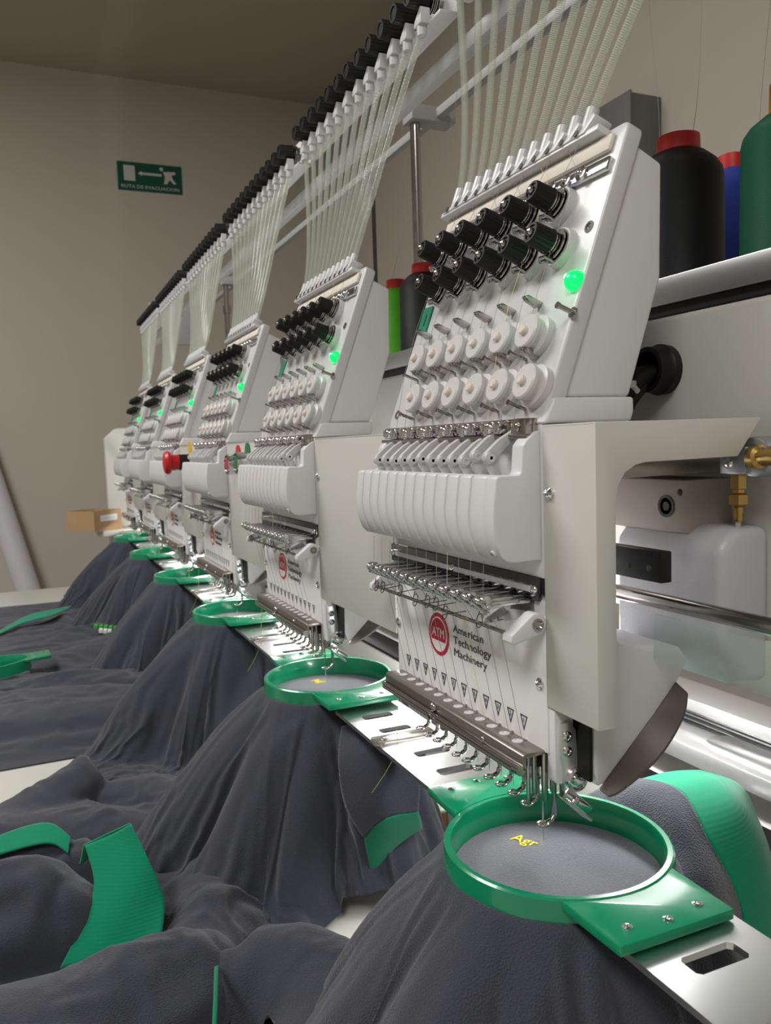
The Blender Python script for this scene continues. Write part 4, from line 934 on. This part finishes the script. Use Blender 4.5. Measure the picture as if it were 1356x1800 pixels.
for nm, y, z, m_, lab in (('stop_button', 0.728, 1.1985, RB, 'round chrome-ringed red push button left of the second head'), ('start_button', 0.675, 1.2010, GB, 'round chrome-ringed green push button left of the second head')):
    t = thing(nm, (0, y, z), lab, 'button')
    MB().lathe([(0.0140, 0), (0.0140, 0.0170), (0.0128, 0.0180), (0.0118, 0.0160)], (0, y, z), (-1, 0, 0), 26).obj('bezel', CHROME, t)
    MB().lathe([(0.0117, 0.010), (0.0117, 0.0165), (0.010, 0.0172)], (0, y, z), (-1, 0, 0), 24).obj('button_face', m_, t)
    MB().prism([(y + 0.013 * math.cos(q), z + 0.0145 + 0.012 * math.sin(q)) for q in [2 * math.pi * i / 24 for i in range(24)]], 'yz', -0.0015, 0.0).obj('label_tag', m_, t)
# cable gland and cable
cg = thing('cable_gland', (0.13, 0.046, 1.2635), 'black cable gland on the beam with a zip-tied black cable', 'cable gland')
MB().lathe([(0.0165, 0), (0.0170, 0.006), (0.0155, 0.008), (0.0150, 0.016), (0.0120, 0.016), (0.0110, 0.006)], (0.1300, 0.046, 1.2635), (-1, 0, 0), 30).obj('gland_ring', BLACK, cg)
MB().tube([(0.131, 0.046, 1.262), (0.112, 0.050, 1.258), (0.100, 0.055, 1.248), (0.092, 0.062, 1.236), (0.080, 0.070, 1.230)], 0.0085, 12).obj('cable', BLACK, cg)
MB().tube([(0.114, 0.046, 1.256), (0.104, 0.050, 1.242), (0.100, 0.052, 1.230)], 0.004, 10).obj('cable', BLACK, cg)
zt = MB(); zt.lathe([(0.0090, 0), (0.0094, 0.0012), (0.0094, 0.0030), (0.0090, 0.0040)], (0.1075, 0.0525, 1.2540), (-0.5, 0.25, -0.6), 20); zt.box(0.0960, 0.1010, 0.0400, 0.0440, 1.2510, 1.2560)
zt.obj('zip_tie', mat('natural_nylon', (0.70, 0.70, 0.68), 0.4), cg, bevel=0.0006)
# pneumatic fitting
BRS = mat('brass', (0.55, 0.36, 0.12), 0.28, 1.0); ZN = mat('zinc', (0.42, 0.44, 0.47), 0.35, 0.9)
pf = thing('air_fitting', (0.118, -0.036, 1.185), 'zinc block with brass hose fittings on the beam at the right', 'pipe fitting')
b_ = MB(); b_.box(0.1050, 0.1300, -0.0450, -0.0260, 1.1960, 1.2120); b_.cyl((0.1080, -0.0480, 1.2060), (0.1300, -0.0480, 1.2060), 0.0115, n=22)
b_.obj('fitting_block', ZN, pf, bevel=0.0012)
MB().dome((0.1050, -0.0330, 1.2025), (-1, 0, 0), 0.0035, 0.002, 12, 3).obj('block_bolt', CHROME, pf)
MB().lathe([(0.0048, 0), (0.0048, 0.0085), (0.0036, 0.0090), (0.0036, 0.0110), (0.0058, 0.0120), (0.0058, 0.0175), (0.0026, 0.0195), (0.0030, 0.0215), (0.0024, 0.0240), (0.0028, 0.0260), (0.0020, 0.0280)], (0.1100, -0.0355, 1.1962), (0, 0, -1), 6).obj('hose_barb', BRS, pf)
MB().lathe([(0.0068, 0), (0.0068, 0.006), (0.0048, 0.007), (0.0056, 0.010), (0.0046, 0.013), (0.0056, 0.016), (0.0046, 0.019), (0.0056, 0.022), (0.0040, 0.030)], (0.1080, -0.0490, 1.2060), (-0.25, -1, 0.05), 18).obj('hose_barb', BRS, pf)
MB().tube([(0.1100, -0.0355, 1.170), (0.1105, -0.0350, 1.160), (0.112, -0.034, 1.150)], 0.0016, 8).obj('clear_hose', TUBE, pf)
# cardboard tray on a bracket
KR = mat('cardboard', (0.42, 0.27, 0.14), 0.85, noise_amt=0.08, noise_scale=40)
bx = thing('cardboard_box', (-0.0955, 2.205, 0.9830), 'open brown cardboard box with white sticker at the far end', 'box')
for nm, m_, a in (('box_wall', KR, (0, 0.108, 0, 0.003, 0, 0.0620)), ('box_wall', KR, (0, 0.108, 0.117, 0.120, 0, 0.0620)), ('box_wall', KR, (0, 0.003, 0.0032, 0.1168, 0, 0.0620)), ('box_wall', KR, (0.105, 0.108, 0.0032, 0.1168, 0, 0.0620)),
                  ('box_floor', KR, (0.0032, 0.1048, 0.0032, 0.1168, 0, 0.0025)), ('sticker', mat('sticker_white', (0.75, 0.76, 0.78), 0.6), (0.025, 0.090, -0.001, -0.0001, 0.030, 0.049)), ('sticker_line', mat('sticker_ink', (0.45, 0.52, 0.62), 0.6), (0.038, 0.082, -0.0014, -0.0010, 0.038, 0.0405))):
    o = MB().box(*a).obj(nm, m_); o.parent = bx
bx.rotation_euler = (0, 0, math.radians(38))
bs = thing('side_shelf', (-0.04, 2.28, 0.962), 'small beige bracket shelf under the cardboard box', 'shelf')
MB().prism([(-0.085, 2.24), (-0.07, 2.225), (0.05, 2.225), (0.05, 2.344), (-0.085, 2.344)], 'xy', 0.9650, 0.9830).obj('shelf_board', BEIGE, bs, bevel=0.002)
MB().prism([(-0.02, 0.9650), (0.05, 0.9650), (0.05, 0.91)], 'xz', 2.30, 2.31).obj('shelf_gusset', BEIGE, bs)
# white roll leaning on the far wall
rl_ = thing('paper_roll', (-0.14, 3.22, 0.05), 'white paper roll leaning against the far wall at the left', 'roll')
a, b = Vector((-0.150, 3.20, 0.055)), Vector((-0.475, 3.335, 1.40))
MB().lathe([(0.020, 0), (0.048, 0.0), (0.048, (b - a).length), (0.020, (b - a).length), (0.020, (b - a).length - 0.05)], a, b - a, 28, cap=False).obj('roll_paper', mat('roll_white', (0.66, 0.65, 0.70), 0.6), rl_)
MB().lathe([(0.0195, 0), (0.0195, (b - a).length - 0.01), (0.016, (b - a).length - 0.01), (0.016, 0)], a, b - a, 20, cap=False).obj('core_tube', KR, rl_)
# grey electrical box on the right wall
gb_ = thing('electrical_box', (1.10, 1.22, 1.96), 'grey metal electrical box on the wall above the shelf', 'electrical box')
GM = mat('grey_box_paint', (0.17, 0.175, 0.18), 0.5)
MB().box(1.050, 1.1395, 1.165, 1.300, 1.815, 2.005).obj('box_body', GM, gb_, bevel=0.002)
MB().box(1.044, 1.0505, 1.160, 1.305, 1.812, 2.008).obj('box_lid', GM, gb_, bevel=0.002)
# loose threads rising from the cones to the thread stand
LT = thing('rising_threads', (0.24, 0.1, 1.46), 'fine loose threads rising from the cones to the stand', 'thread')
LT['kind'] = 'stuff'
for i, (x, y, x2, y2) in enumerate(((0.235, 0.13, 0.30, 0.16), (0.33, 0.156, 0.30, 0.10), (0.262, 0.047, 0.30, 0.04), (0.262, 0.055, 0.30, 0.0), (0.235, 0.612, 0.29, 0.60), (0.235, 0.705, 0.29, 0.70), (0.30, 0.24, 0.30, 0.25), (0.30, 0.80, 0.30, 0.80))):
    pts = [Vector((x + (x2 - x) * t + 0.006 * math.sin(5 * t + i), y + (y2 - y) * t + 0.010 * math.sin(4 * t + 2 * i) * t * (1 - t) * 4, 1.455 + 0.30 * t)) for t in [j / 12 for j in range(13)]]
    MB().tube(pts, 0.00022, 5).obj('loose_thread', THREAD, LT)
